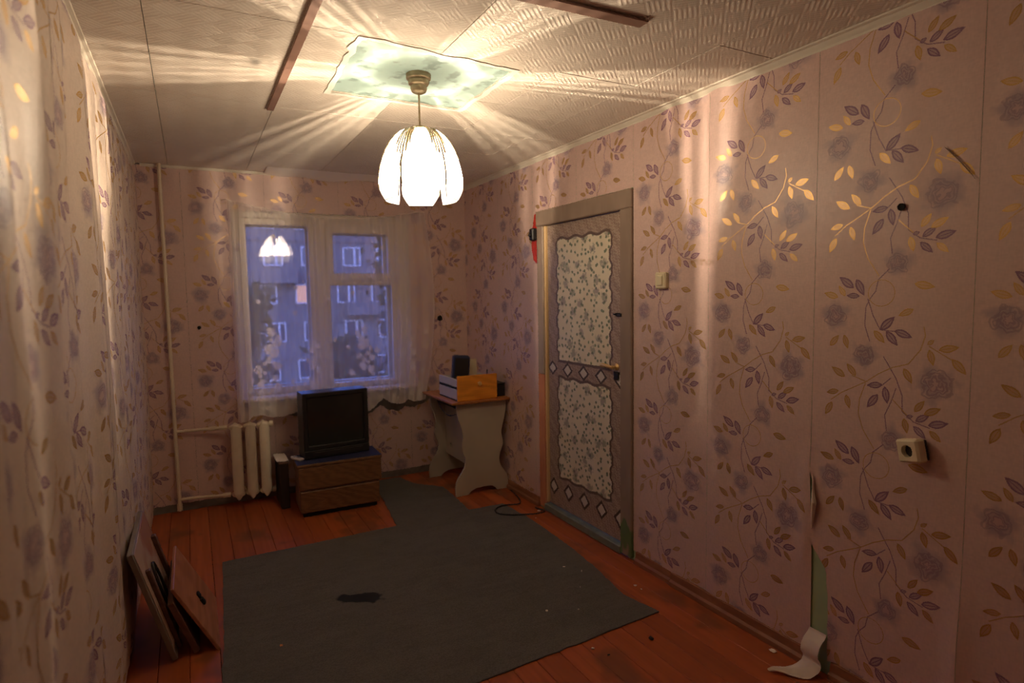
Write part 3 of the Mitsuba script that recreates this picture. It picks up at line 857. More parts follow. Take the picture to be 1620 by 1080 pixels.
# ------------------------------------------------------------------ curtain
s, q = np.meshgrid(np.linspace(0, 1, 260), np.linspace(0, 1, 90), indexing="ij")
ztop = np.interp(s, [0, 0.2, 0.42, 0.62, 0.82, 1], [2.262, 2.205, 2.165, 2.168, 2.205, 2.255]) - 0.008 * np.abs(np.sin(s * 40))
zbot = np.interp(s, [0, 0.035, 0.06, 0.10, 0.16, 0.22, 0.28, 0.36, 0.5, 0.60, 0.66, 0.70, 0.735, 0.78, 0.84, 0.885, 0.93, 1.0],
                 [0.640, 0.628, 0.66, 0.675, 0.648, 0.645, 0.67, 0.65, 0.64, 0.63, 0.615, 0.66, 0.712, 0.665, 0.645, 0.68, 0.655, 0.665])
z = zbot + (ztop - zbot) * q
xx = 0.588 + (2.083 - 0.588) * s + 0.09 * s ** 6 * np.sin(np.clip((z - 0.66) / 1.6, 0, 1) * np.pi) - 0.03 * s ** 6 * (1 - q)
fold = np.exp(-((s - 0.03) / 0.03) ** 2) * 2.2 + 0.55 + 0.9 * np.exp(-((s - 0.88) / 0.10) ** 2)
yy = -0.128 - 0.013 * fold * np.sin(s * 2 * np.pi * 21 + 1.4 * np.sin(s * 17)) - 0.006 * np.sin(s * 2 * np.pi * 7 + 2 * q)
v = np.stack([xx, yy, z], -1).reshape(-1, 3)
i, j = np.meshgrid(np.arange(259), np.arange(89), indexing="ij")
k = (i * 90 + j).ravel()
f = np.vstack([np.stack([k, k + 90, k + 91], 1), np.stack([k, k + 91, k + 1], 1)])
cu = thing("tulle_curtain", "sheer white tulle curtain with lace bouquets hung over the window", "curtain")
obj("sheer_panel", (v, f), "sheer", cu, smooth=True, uv=np.stack([xx, z], -1).reshape(-1, 2))
cz = np.stack([xx[:, -1], yy[:, -1] * 0 - 0.128, ztop[:, 0] + 0.002], -1)[::8]
obj("cord", tube(np.vstack([[[0.56, -0.004, 2.275]], cz, [[2.11, -0.004, 2.265]]]), 0.003, 6), "torn_paper_white", cu)

# ------------------------------------------------------------------ heating pipe and radiator
rp = thing("heating_pipe", "cream painted heating riser pipe in the left corner with branches to the radiator", "pipe")
obj("riser", tube([(0.176, -0.055, 0.03), (0.176, -0.055, 1.2), (0.176, -0.055, 2.496)], 0.0125, 14), "cream_paint", rp, smooth=40)
obj("branch", tube([(0.176, -0.055, 0.600), (0.30, -0.07, 0.602), (0.44, -0.11, 0.606), (0.512, -0.12, 0.606)], 0.011, 12, 16), "cream_paint", rp, smooth=40)
obj("branch", tube([(0.176, -0.055, 0.098), (0.30, -0.07, 0.100), (0.44, -0.11, 0.100), (0.512, -0.12, 0.100)], 0.011, 12, 16), "cream_paint", rp, smooth=40)
for a_, b_, r_, n_ in (((0.395, -0.097, 0.604), (0.44, -0.11, 0.606), 0.0165, 8), ((0.46, -0.113, 0.606), (0.51, -0.12, 0.606), 0.019, 6), ((0.46, -0.113, 0.1), (0.512, -0.12, 0.1), 0.019, 6), ((0.176, -0.055, 0.02), (0.176, -0.055, 0.07), 0.018, 8)):
    obj("coupling", tube([a_, b_], r_, n_), "cream_paint", rp, smooth=30)

rad = thing("radiator", "cream cast-iron radiator with three sections under the left end of the window", "radiator")


def rad_section(xc):
    parts = []
    prof = lambda w: [(-w, 0), (w, 0)]  # noqa: E731
    # front and rear columns: hull of spheres, flattened
    for yo, ry, wk in ((-0.178, 0.018, 0.90), (-0.095, 0.018, 0.45)):
        sp = []
        for zc, rx in ((0.075, 0.012), (0.115, 0.041), (0.58, 0.041), (0.612, 0.034)):
            m = trimesh.creation.icosphere(2, 1.0)
            m.apply_scale((rx * wk, ry if zc > 0.1 else 0.010, min(rx, 0.02)))
            m.apply_translation((xc, yo, zc))
            sp.append(m.vertices)
        parts.append(tm(m3.Manifold.hull_points(np.vstack(sp))))
    for zc in (0.100, 0.604):
        m = trimesh.creation.icosphere(2, 1.0)
        m.apply_scale((0.0475, 0.056, 0.022))
        m.apply_translation((xc, -0.137, zc))
        parts.append(m)
    return parts


for xc in (0.566, 0.662, 0.758):
    obj("section", rad_section(xc), "cream_paint", rad, smooth=35)
for z_ in (0.604, 0.100):
    obj("plug", tube([(0.800, -0.137, z_), (0.824, -0.137, z_)], 0.023, 8), "cream_paint", rad, smooth=30)
for x_, z_ in ((0.62, 0.11), (0.71, 0.11), (0.66, 0.585)):
    obj("bracket", tube([(x_, 0.0, z_), (x_, -0.10, z_ - 0.004)], 0.008, 8), "cream_paint", rad)

# ------------------------------------------------------------------ low box with paper beside the radiator
lb = thing("low_box", "low dark box on the floor between the radiator and the television cabinet", "box")
obj("body", [cbox((0.835, -0.36, 0.0), (0.895, -0.06, 0.338), 0.004)], "underfloor", lb)
obj("lid", [cbox((0.828, -0.365, 0.338), (0.897, -0.055, 0.350), 0.003)], "board_brown", lb)
s, q = np.meshgrid(np.linspace(0, 1, 20), np.linspace(0, 1, 20), indexing="ij")
px, py = 0.815 + 0.083 * s, -0.36 + 0.24 * q
pz = 0.353 + 0.012 * n3(px * 40, py * 25, 1, 4) - 0.05 * np.clip(0.83 - px, 0, 1) * 2
v = np.stack([px, py, pz], -1).reshape(-1, 3)
i, j = np.meshgrid(np.arange(19), np.arange(19), indexing="ij")
k = (i * 20 + j).ravel()
obj("paper_sheet", (v, np.stack([k, k + 20, k + 21, k + 1], 1)), "scrap_white", smooth=True, label="crumpled pale paper lying on the low box by the radiator", cat="paper")

# ------------------------------------------------------------------ television cabinet
tc = thing("television_cabinet", "low brown wooden cabinet with two drawers under the television", "cabinet")
CX0, CX1, CYF, CYB = 0.918, 1.500, -0.640, -0.345
ROT = dict(deg=-1.5, about=(CX0, CYF, 0))
R = lambda m: rotz(m, ROT["deg"], ROT["about"])  # noqa: E731
obj("body", R(cbox((CX0 + 0.012, CYF + 0.018, 0.035), (CX1 - 0.012, CYB, 0.362), 0.004)), "stand_side", tc)
obj("top", R(cbox((CX0 - 0.006, CYF - 0.004, 0.362), (CX1 + 0.010, CYB - 0.002, 0.384), 0.005)), "stand_wood", tc)
obj("top_cover", R(cbox((CX0 - 0.004, CYF - 0.002, 0.384), (CX1 + 0.008, CYB - 0.004, 0.388), 0.0015)), "navy_cloth", tc, label="dark navy cloth covering the top")
obj("drawer", R(cbox((CX0 + 0.004, CYF, 0.200), (CX1 + 0.004, CYF + 0.018, 0.360), 0.005)), "stand_wood", tc)
obj("drawer", R(cbox((CX0 + 0.010, CYF + 0.001, 0.036), (CX1 - 0.014, CYF + 0.018, 0.188), 0.005)), "stand_wood", tc)
obj("plinth", R(cbox((CX0 + 0.03, CYF + 0.03, 0.0), (CX1 - 0.03, CYB - 0.02, 0.036), 0.003)), "dark_hole", tc)

# television set
tv = thing("television", "black boxy cathode-ray television standing on the low two-drawer cabinet", "television")
TX0, TX1, TY, TZ0, TZ1 = 0.984, 1.456, -0.545, 0.392, 0.866
RT = lambda m: rotz(m, 4.0, (1.0, TY, 0))  # noqa: E731


def loft(rects):
    """hull-wise joined rectangles (x0,x1,z0,z1,y)"""
    parts = []
    for a, b in zip(rects, rects[1:]):
        pts = [(x, r[4], z) for r in (a, b) for x in r[:2] for z in r[2:4]]
        parts.append(m3.Manifold.hull_points(np.array(pts, float)))
    return tm(m3.Manifold.batch_boolean(parts, m3.OpType.Add))


obj("case", RT(loft([(TX0, TX1, TZ0 + 0.006, TZ1, TY + 0.03), (TX0, TX1, TZ0 + 0.006, TZ1, TY + 0.17), (TX0 + 0.035, TX1 - 0.035, TZ0 + 0.006, TZ1 - 0.035, TY + 0.26), (TX0 + 0.09, TX1 - 0.09, TZ0 + 0.03, TZ1 - 0.10, TY + 0.34)])), "black_plastic", tv)
bz = RT(trimesh.util.concatenate(rect_frame(TX0 - 0.002, TX1 + 0.002, TZ0 + 0.060, TZ1 + 0.002, 0.034, TY - 0.004, TY + 0.034, 0.007)))
obj("bezel", bz, "black_plastic", tv)
obj("control_panel", RT(cbox((TX0 - 0.002, TY - 0.004, TZ0), (TX1 + 0.002, TY + 0.034, TZ0 + 0.062), 0.006)), "black_plastic", tv)
obj("control_flap", RT(cbox((TX0 + 0.05, TY - 0.009, TZ0 + 0.014), (TX1 - 0.05, TY - 0.002, TZ0 + 0.046), 0.003)), "black_plastic", tv)
s, q = np.meshgrid(np.linspace(-1, 1, 24), np.linspace(-1, 1, 20), indexing="ij")
sx = (TX0 + TX1) / 2 + s * 0.203
sz = (TZ0 + 0.060 + TZ1) / 2 + q * 0.174
sy = TY + 0.006 + 0.014 * (0.6 * s ** 2 + 0.4 * q ** 2)
v = np.stack([sx, sy, sz], -1).reshape(-1, 3)
i, j = np.meshgrid(np.arange(23), np.arange(19), indexing="ij")
k = (i * 20 + j).ravel()
mm = trimesh.Trimesh(v, np.vstack([np.stack([k, k + 20, k + 21], 1), np.stack([k, k + 21, k + 1], 1)]), process=False)
obj("screen", RT(mm), "tv_screen_glass", tv, smooth=True)
for x0 in (TX0 + 0.03, TX1 - 0.08):
    obj("foot", RT(cbox((x0, TY + 0.03, 0.3885), (x0 + 0.05, TY + 0.17, TZ0 + 0.008), 0.003)), "rubber", tv)
rc = thing("remote_control", "small whitish remote control on the left front corner of the television cabinet", "remote control")
obj("body", rotz(cbox((0.925, -0.545, 0.3888), (0.967, -0.425, 0.408), 0.006), 24, (0.945, -0.5, 0)), "white_plastic", rc)
obj("buttons", [rotz(cbox((0.933 + 0.011 * a, -0.532 + 0.016 * b, 0.407), (0.940 + 0.011 * a, -0.523 + 0.016 * b, 0.4095), 0.001), 24, (0.945, -0.5, 0)) for a in range(3) for b in range(6)], "rubber", rc, kind="stuff")

# ------------------------------------------------------------------ desk
dk = thing("desk", "narrow desk with orange-brown top and wavy-edged pale side panels in the right corner", "desk")
pl = [(2.066, 0.722), (2.068, 0.66), (2.078, 0.60), (2.102, 0.535), (2.112, 0.49), (2.114, 0.46), (2.110, 0.43), (2.104, 0.40), (2.104, 0.37), (2.112, 0.335), (2.128, 0.30), (2.134, 0.262), (2.126, 0.225), (2.104, 0.185), (2.074, 0.148), (2.052, 0.105), (2.044, 0.06), (2.048, 0.0), (2.150, 0.0), (2.170, 0.022), (2.215, 0.042), (2.285, 0.046), (2.355, 0.042), (2.388, 0.020), (2.400, 0.0), (2.495, 0.0), (2.500, 0.06), (2.493, 0.105), (2.468, 0.145), (2.440, 0.185), (2.424, 0.225), (2.420, 0.262), (2.432, 0.30), (2.448, 0.335), (2.458, 0.37), (2.458, 0.40), (2.450, 0.43), (2.444, 0.46), (2.448, 0.49), (2.460, 0.535), (2.480, 0.60), (2.488, 0.66), (2.490, 0.722)]


def desk_panel(y):
    m = extrude(Polygon(pl), 0.018)
    m.apply_transform(frame_m((0, y + 0.018, 0), (1, 0, 0), (0, 0, 1), (0, -1, 0)))
    if m.volume < 0:
        m.invert()
    return m


obj("side_panel", desk_panel(-0.772), "desk_panel", dk)
obj("side_panel", desk_panel(-0.200), "desk_panel", dk)
sp = Polygon([(-0.754, 0.20), (-0.200, 0.20), (-0.200, 0.60), (-0.28, 0.64), (-0.60, 0.64), (-0.754, 0.60)]).difference(Polygon([(-0.31 + 0.022 * math.cos(t), 0.285 + 0.022 * math.sin(t)) for t in np.linspace(0, 2 * np.pi, 20)]))
m = extrude(sp, 0.016)
m.apply_transform(frame_m((2.200, 0, 0), (0, 1, 0), (0, 0, 1), (1, 0, 0)))
if m.volume < 0:
    m.invert()
obj("stretcher_board", m, "desk_panel", dk)
obj("top", cbox((2.010, -0.826, 0.722), (2.500, -0.165, 0.742), 0.004), "desk_top_wood", dk)
obj("drawer_slot", [cbox((2.12, -0.745, 0.655), (2.19, -0.21, 0.722), 0.003)], "dark_hole", dk)

dw = thing("drawer_box", "loose orange wooden drawer with a brass knob standing on the desk", "drawer box")
DXa, DXb = 2.072, 2.398
obj("front", cbox((DXa - 0.006, -0.800, 0.7425), (DXb + 0.004, -0.782, 0.936), 0.004), "drawer_front_wood", dw)
obj("knob", lathe([(0, 0), (0.009, 0), (0.008, 0.008), (0.015, 0.015), (0.0175, 0.023), (0.012, 0.031), (0, 0.032)], sections=20).apply_transform(frame_m((2.243, -0.800, 0.872), (1, 0, 0), (0, 0, 1), (0, -1, 0))), "brass", dw, smooth=40)
for xx0 in (DXa, DXb - 0.014):
    sd = obj("side", [cbox((xx0, -0.782, 0.750), (xx0 + 0.014, -0.405, 0.832), 0.003), cbox((xx0, -0.782, 0.848), (xx0 + 0.014, -0.405, 0.908), 0.003), cbox((xx0 + 0.004, -0.782, 0.83), (xx0 + 0.012, -0.405, 0.85), 0.001)], "grey_laminate", dw)
    obj("runner_groove", cbox((xx0 - 0.001, -0.780, 0.832), (xx0 + 0.006, -0.407, 0.848), 0.001), "dark_hole", sd)
    obj("bottom_edge", cbox((xx0 - 0.001, -0.780, 0.7422), (xx0 + 0.013, -0.407, 0.750), 0.001), "dark_hole", sd)
obj("back", cbox((DXa + 0.014, -0.419, 0.745), (DXb - 0.014, -0.405, 0.900), 0.003), "grey_laminate", dw)
obj("bottom", cbox((DXa + 0.014, -0.782, 0.7426), (DXb - 0.014, -0.419, 0.750), 0.002), "grey_laminate", dw)
sk = thing("navy_box", "dark navy box with a rounded top leaning up out of the drawer on the desk", "box")
m = cbox((-0.066, -0.05, 0.0), (0.066, 0.05, 0.318), 0.014)
m.apply_transform(trimesh.transformations.rotation_matrix(math.radians(5), [0, 1, 0]))
rotz(m, -14)
m.apply_translation((2.160, -0.60, 0.757))
obj("body", m, "navy_plastic", sk, smooth=35)
m = cbox((-0.054, -0.054, 0.03), (0.054, -0.049, 0.298), 0.002)
m.apply_transform(trimesh.transformations.rotation_matrix(math.radians(5), [0, 1, 0]))
rotz(m, -14)
m.apply_translation((2.160, -0.60, 0.757))
obj("front_plate", m, "black_plastic", sk)
m = cbox((-0.070, -0.006, 0), (0.068, 0.006, 0.272), 0.003)
m.apply_transform(trimesh.transformations.rotation_matrix(math.radians(-4), [1, 0, 0]))
m.apply_translation((2.305, -0.50, 0.754))
obj("card_box", m, "cream_card", label="cream coloured card standing behind the navy box in the drawer", cat="card")
bd = thing("black_device", "flat black electronic device on the desk beside the orange drawer", "device")
obj("body", cbox((2.408, -0.745, 0.7425), (2.498, -0.50, 0.838), 0.006), "black_plastic", bd)
obj("lid", cbox((2.404, -0.748, 0.838), (2.498, -0.495, 0.850), 0.004), "rubber", bd)
obj("aerial", [tube([(2.455, -0.51, 0.845), (2.458, -0.505, 0.93)], 0.005, 8)], "rubber", bd)
# cable on the floor
obj("power_cable", tube([(2.478, -0.845, 0.006), (2.465, -0.93, 0.006), (2.430, -1.08, 0.008), (2.380, -1.165, 0.008), (2.285, -1.150, 0.012), (2.170, -1.195, 0.012), (2.155, -1.265, 0.012), (2.21, -1.330, 0.012), (2.33, -1.385, 0.010), (2.415, -1.400, 0.007), (2.47, -1.385, 0.007), (2.455, -1.33, 0.007), (2.45, -1.29, 0.007)], 0.0045, 8, 130), "rubber", smooth=True, label="black power cable looping across the floor from beside the desk to the door", cat="cable")
obj("hanging_cable", tube([(2.16, -0.70, 0.715), (2.09, -0.60, 0.60), (2.07, -0.40, 0.66), (2.08, -0.3, 0.718)], 0.004, 8, 40), "rubber", dk, smooth=True, label="thin dark cable sagging under the top")

# ------------------------------------------------------------------ rug
rp_ = [(2.249, -2.815), (2.204, -2.60), (2.255, -2.30), (2.29, -2.02), (2.305, -1.70), (2.311, -1.40), (2.285, -1.085), (2.015, -1.081), (2.035, -0.80), (2.050, -0.50), (1.873, -0.29), (1.82, -0.06), (1.58, -0.055), (1.541, -0.534), (1.473, -1.103), (0.407, -1.122), (0.390, -1.6), (0.372, -2.1), (0.354, -2.35), (0.335, -2.875), (1.3, -2.862)]
m = extrude(ragged(rp_, 0.05, 0.0025, 21), 0.0045)
m.apply_translation((0, 0, 0.0002))
rg = thing("rug", "large worn dark grey rug with ragged cut edges covering the middle of the floor", "rug")
obj("pile", m, "rug_pile", rg)
obj("orange_speck", cbox((0.592, -2.205, 0.0047), (0.604, -2.19, 0.0062), 0.0006), "rug_spot", rg)

# ------------------------------------------------------------------ boards leaning on the left wall
def leaning(y0, y1, foot, head, t, c=0.003, skew=0.0):
    """a slab with its lower edge at foot=(x,z), its upper edge at head=(x,z), spanning y0..y1; its face looks into the room. skew shears the head along y"""
    d = np.array([head[0] - foot[0], head[1] - foot[1]])
    L = np.linalg.norm(d)
    d /= L
    nrm = np.array([d[1], -d[0]])
    M = frame_m((foot[0], 0, foot[1]), (0, 1, 0), (d[0], 0, d[1]), (nrm[0], 0, nrm[1]))

    def mk(lo, hi):
        m = cbox(lo, hi, c)
        v = m.vertices.copy()
        v[:, 0] += skew * v[:, 1] / L
        m.vertices = v
        m.apply_transform(M)
        if m.volume < 0:
            m.invert()
        return m
    return mk, L


b1 = thing("wooden_board", "large greyish wooden board with battens leaning against the left wall", "board")
mk, L = leaning(-2.09, -1.55, (0.172, 0.004), (0.044, 0.548), 0.03, skew=-0.13)
obj("panel", mk((-2.09, 0.0, 0.0), (-1.52, L, 0.022)), "board_grey", b1)
obj("facing", mk((-2.082, 0.06, 0.022), (-1.528, L - 0.006, 0.026)), "board_face", b1)
obj("batten", mk((-2.03, 0.02, 0.026), (-2.005, L - 0.12, 0.044)), "board_brown", b1)
obj("batten", mk((-1.62, 0.10, 0.026), (-1.585, L - 0.12, 0.046)), "board_brown", b1)
loop = [(-1.86 + 0.05 * math.cos(t), 0.27 + 0.13 * math.sin(t), 0.034) for t in np.linspace(0, 2 * np.pi, 24, endpoint=False)]
lm = tube(np.array(loop + loop[:1]), 0.006, 8)
d = np.array([0.044 - 0.172, 0.544])
d /= np.linalg.norm(d)
v = lm.vertices.copy()
v[:, 0] += -0.13 * v[:, 1] / L
lm.vertices = v
lm.apply_transform(frame_m((0.172, 0, 0.004), (0, 1, 0), (d[0], 0, d[1]), (d[1], 0, -d[0])))
obj("wire_loop", lm, "rubber", b1, smooth=True)
b2 = thing("wooden_board", "dark brown board leaning between the large grey board and the reddish one", "board")
mk, L = leaning(-2.07, -1.60, (0.255, 0.003), (0.165, 0.258), 0.030, skew=-0.02)
obj("panel", mk((-2.075, 0.0, 0.0), (-1.58, L, 0.026)), "board_brown", b2)
b3 = thing("leaning_panel", "reddish wooden drawer front with a dark handle hole leaning at the front of the boards", "panel")
mk, L = leaning(-2.086, -1.575, (0.360, 0.0035), (0.192, 0.322), 0.018)
obj("panel", mk((-2.086, 0.0, -0.016), (-1.575, L, 0.0)), "board_red", b3)
obj("handle_plate", [mk((-1.852, L * 0.44, -0.001), (-1.818, L * 0.52, 0.010)), mk((-1.865, L * 0.35, -0.001), (-1.835, L * 0.44, 0.013))], "dark_hole", b3)

# ------------------------------------------------------------------ lamp
lamp = thing("pendant_lamp", "lit pendant lamp with six milky petal panels hanging from the middle of the ceiling", "lamp")
LX, LY = 1.241, -2.41
obj("canopy", lathe([(0, 2.425), (0.018, 2.425), (0.031, 2.432), (0.036, 2.446), (0.034, 2.456), (0.043, 2.462), (0.046, 2.474), (0.044, 2.482), (0.053, 2.486), (0.053, 2.5055), (0, 2.5055)], (LX, LY, 0)), "old_brass", lamp, smooth=40)
obj("rod", tube([(LX, LY, 2.284), (LX, LY, 2.43)], 0.0042, 10), "old_brass", lamp, smooth=40)
obj("cap", lathe([(0, 2.272), (0.016, 2.272), (0.020, 2.275), (0.030, 2.278), (0.030, 2.284), (0.012, 2.290), (0, 2.290)], (LX, LY, 0), 24), "old_brass", lamp, smooth=40)
obj("socket_stem", [tube([(LX + 0.013 * c_, LY + 0.013 * s_, 2.274), (LX + 0.019 * c_, LY + 0.019 * s_, 2.20), (LX + 0.019 * c_, LY + 0.019 * s_, 2.118)], 0.002, 6) for c_, s_ in ((1, 0), (-0.5, 0.866), (-0.5, -0.866))], "old_brass", lamp, kind="stuff")
obj("collar", lathe([(0, 2.188), (0.024, 2.188), (0.028, 2.191), (0.028, 2.197), (0.013, 2.204), (0.010, 2.274), (0, 2.274)], (LX, LY, 0), 24), "old_brass", lamp, smooth=40)
obj("bulb_holder", lathe([(0, 2.075), (0.016, 2.075), (0.020, 2.082), (0.020, 2.112), (0.040, 2.128), (0.041, 2.132), (0.016, 2.128), (0.012, 2.136), (0, 2.136)], (LX, LY, 0), 24), "old_brass", lamp, smooth=40)
CAMAZ = math.atan2(CAM[1] - LY, CAM[0] - LX)
prof = np.array([(0.088, 2.259), (0.110, 2.240), (0.132, 2.212), (0.150, 2.180), (0.164, 2.145), (0.175, 2.108), (0.182, 2.070), (0.184, 2.036), (0.181, 2.012), (0.172, 1.990), (0.160, 1.966)])
half = np.radians(np.array([13.0, 15.0, 17.5, 21.0, 24.8, 27.2, 28.2, 28.4, 28.0, 25.0, 20.5]))


def petal(az, prof, half):
    nu = 13
    t = np.linspace(-1, 1, nu)
    rows = []
    for (r, z), h in zip(prof, half):
        # flatter than a sphere: chord mixed with the arc
        a = t * h
        rr = r * (0.55 + 0.45 * math.cos(h) / np.cos(a))
        rows.append(np.stack([rr * np.cos(az + a), rr * np.sin(az + a), np.full(nu, z)], -1))
    P = np.array(rows)
    out = P.reshape(-1, 3)
    inn = out * 1.0
    inn[:, :2] *= 0.975
    nr = len(prof)
    v = np.vstack([out, inn]) + [LX, LY, 0]
    k = (np.arange(nr - 1)[:, None] * nu + np.arange(nu - 1)[None]).ravel()
    o = nr * nu
    f = [np.stack([k, k + nu, k + nu + 1, k + 1], 1), np.stack([k + o, k + o + 1, k + o + nu + 1, k + o + nu], 1)]
    edge = []
    b = [i for i in range(nu)] + [i * nu + nu - 1 for i in range(1, nr)] + [(nr - 1) * nu + i for i in range(nu - 2, -1, -1)] + [i * nu for i in range(nr - 2, 0, -1)]
    for p, q in zip(b, b[1:] + b[:1]):
        edge.append([p, q, q + o, p + o])
    quads = lambda q: np.vstack([np.vstack(q)[:, [0, 1, 2]], np.vstack(q)[:, [0, 2, 3]]])  # noqa: E731
    whole = trimesh.Trimesh(v, quads(f + [np.array(edge)]), process=False)
    a = trimesh.Trimesh(v[:o], quads(f[:1]), process=False)
    b = trimesh.Trimesh(v, quads(f[1:] + [np.array(edge)]), process=False)
    if whole.volume < 0:
        a.invert()
        b.invert()
    return a, b


for kk in range(6):
    az = CAMAZ + kk * math.pi / 3 + 0.03
    # the panels glow most beside the bulb, their lower flaps much less
    outer, inner = petal(az, prof[:8], half[:8])
    key = obj("shade_panel", outer, "milk_acrylic", lamp, smooth=50)
    obj("inner_face", inner, "milk_acrylic", key, smooth=50)
    scene[key]["emitter"] = {"type": "area", "radiance": rgb(PETAL_L), "sampling_weight": 1.0}
    outer, inner = petal(az, prof[7:], half[7:])
    obj("inner_face", inner, "milk_acrylic", key, smooth=50)
    key = obj("lower_flap", outer, "milk_acrylic", key, smooth=50)
    scene[key]["emitter"] = {"type": "area", "radiance": rgb([0.075 * c for c in PETAL_L]), "sampling_weight": 0.4}
wires = []
for kk in range(12):
    az = CAMAZ + (kk + 0.5) * math.pi / 6 + 0.03
    r0, r1 = 0.030, 0.092
    wires.append(tube([(LX + r0 * math.cos(az), LY + r0 * math.sin(az), 2.282), (LX + r1 * math.cos(az), LY + r1 * math.sin(az), 2.258)], 0.0018, 6))
for w_ in wires:
    obj("spoke", w_, "old_brass", lamp)
for kk in range(6):
    for dd, n_, w_ in ((-0.215, 4, 0.0035), (-0.135, 5, 0.003), (-0.05, 5, 0.0025), (0.034, 9, 0.0028), (0.12, 5, 0.004), (0.20, 4, 0.003)):
        az = CAMAZ + math.pi / 6 + kk * math.pi / 3 + 0.03 + dd
        obj("rib", tube([(LX + r_ * 1.003 * math.cos(az), LY + r_ * 1.003 * math.sin(az), z_) for r_, z_ in prof[0:n_]], w_, 6), "old_brass", lamp)
key = obj("bulb", lathe([(0, 2.137), (0.005, 2.137), (0.0055, 2.142), (0.0055, 2.164), (0.005, 2.172), (0.003, 2.1755), (0, 2.176)], (LX, LY, 0), 24), "milk_acrylic", lamp, smooth=50)
scene[key]["emitter"] = {"type": "area", "radiance": rgb(BULB_L), "sampling_weight": 4.0}

# ------------------------------------------------------------------ switch, sockets, holes
sw = thing("light_switch", "cream light switch on the right wall beside the door casing", "light switch")
obj("plate", cbox((W - 0.034, -2.597, 1.566), (W - 0.004, -2.516, 1.652), 0.006), "cream_plastic", sw)
obj("rocker", cbox((W - 0.041, -2.578, 1.582), (W - 0.032, -2.535, 1.636), 0.004), "cream_plastic", sw)
so = thing("wall_socket", "cream square electrical socket hanging loose and tilted on the right wall", "socket")
MS = trimesh.transformations.rotation_matrix(math.radians(-12), [1, 0, 0]) @ trimesh.transformations.rotation_matrix(math.radians(-13), [0, 0, 1])


def sock(m):
    m.apply_transform(trimesh.transformations.translation_matrix((W - 0.012, -3.822, 0.995)) @ MS)
    return m


body = m3.Manifold.hull_points(cbox((-0.046, -0.042, -0.040), (-0.004, 0.042, 0.040), 0.007).vertices)
bore = m3.Manifold.cylinder(0.06, 0.0215, 0.0215, 32).rotate([0, -90, 0]).translate([-0.020, 0, 0])
obj("body", sock(tm(body - bore)), "cream_plastic", so, smooth=30)
cup = lathe([(0, 0), (0.0212, 0), (0.0212, 0.006), (0, 0.006)], sections=28).apply_transform(frame_m((-0.022, 0, 0), (0, 1, 0), (0, 0, 1), (-1, 0, 0)))
obj("cup", sock(cup), "rubber", so)
obj("back_box", sock(cbox((-0.004, -0.036, -0.034), (0.008, 0.036, 0.034), 0.002)), "rubber", so)


def hole_plug(name, at, axis, r, label, cat, holder):
    ring = lathe([(r * 0.55, 0), (r * 0.62, 0.004), (r * 0.95, 0.004), (r, 0.0), (r * 0.55, 0.0)], sections=24)
    disc = lathe([(0, 0), (r * 0.9, 0), (r * 0.9, 0.0022), (0, 0.0022)], sections=24)
    M = frame_m(at, (0, 1, 0), (0, 0, 1), (-1, 0, 0)) if axis == "x" else frame_m(at, (1, 0, 0), (0, 0, 1), (0, -1, 0))
    m = trimesh.util.concatenate([ring, disc])
    m.apply_transform(M)
    obj(name, m, "dark_hole", holder, label=label)


hole_plug("drill_hole", (W - 0.0125, -3.742, 1.830), "x", 0.013, "dark round hole in the wallpaper", "hole", "wall_right")
hole_plug("drill_hole", (2.246, -0.012, 1.349), "y", 0.024, "dark round hole right of the curtain", "hole", "wall_back")
hole_plug("drill_hole", (0.368, -0.012, 1.343), "y", 0.013, "small dark hole between pipe and curtain", "hole", "wall_back")
# slit torn in the wallpaper
sl = extrude(Polygon([(-3.868, 2.006), (-3.885, 1.992), (-3.917, 1.952), (-3.945, 1.914), (-3.962, 1.886), (-3.940, 1.916), (-3.911, 1.955)]), 0.002).apply_transform(frame_m((W - 0.012, 0, 0), (0, 1, 0), (0, 0, 1), (1, 0, 0)))
obj("slit", sl, "board_brown", "wall_right", label="thin dark slit torn in the wallpaper")
# curled flap of paper over the green strip
s, q = np.meshgrid(np.linspace(0, 1, 12), np.linspace(0, 1, 30), indexing="ij")
fz = 0.585 + 0.225 * q
wd = np.interp(q, [0, 0.25, 0.5, 0.65, 1.0], [0.004, 0.018, 0.030, 0.016, 0.002])
fy = -3.432 - wd * s * 1.0
fx = W - 0.012 - 0.9 * wd * np.sin(s * 2.6)
v = np.stack([fx, fy, fz], -1).reshape(-1, 3)
i, j = np.meshgrid(np.arange(11), np.arange(29), indexing="ij")
k = (i * 30 + j).ravel()
obj("curled_edge", (v, np.stack([k, k + 30, k + 31, k + 1], 1)), "paper_back", "wall_right", smooth=True, label="curled torn edge of wallpaper")
# strip of paper that hangs down from the tear onto the floor
prof = np.array([(W - 0.010, 0.165), (W - 0.018, 0.150), (W - 0.040, 0.135), (W - 0.058, 0.108), (W - 0.060, 0.080), (W - 0.046, 0.060), (W - 0.042, 0.045), (W - 0.060, 0.030), (W - 0.090, 0.014), (W - 0.130, 0.006), (W - 0.165, 0.010), (W - 0.190, 0.004)])
from scipy.interpolate import CubicSpline  # noqa: E402
tt = np.r_[0, np.cumsum(np.linalg.norm(np.diff(prof, axis=0), axis=1))]
tt /= tt[-1]
nn = 60
ti = np.linspace(0, 1, nn)
pc = CubicSpline(tt, prof)(ti)
y_hi = np.interp(ti, [0, 0.45, 0.6, 0.8, 1], [-3.432, -3.430, -3.420, -3.400, -3.375])
y_lo = np.interp(ti, [0, 0.45, 0.55, 0.7, 0.85, 1], [-3.508, -3.508, -3.515, -3.500, -3.455, -3.395])
s = np.linspace(0, 1, 14)
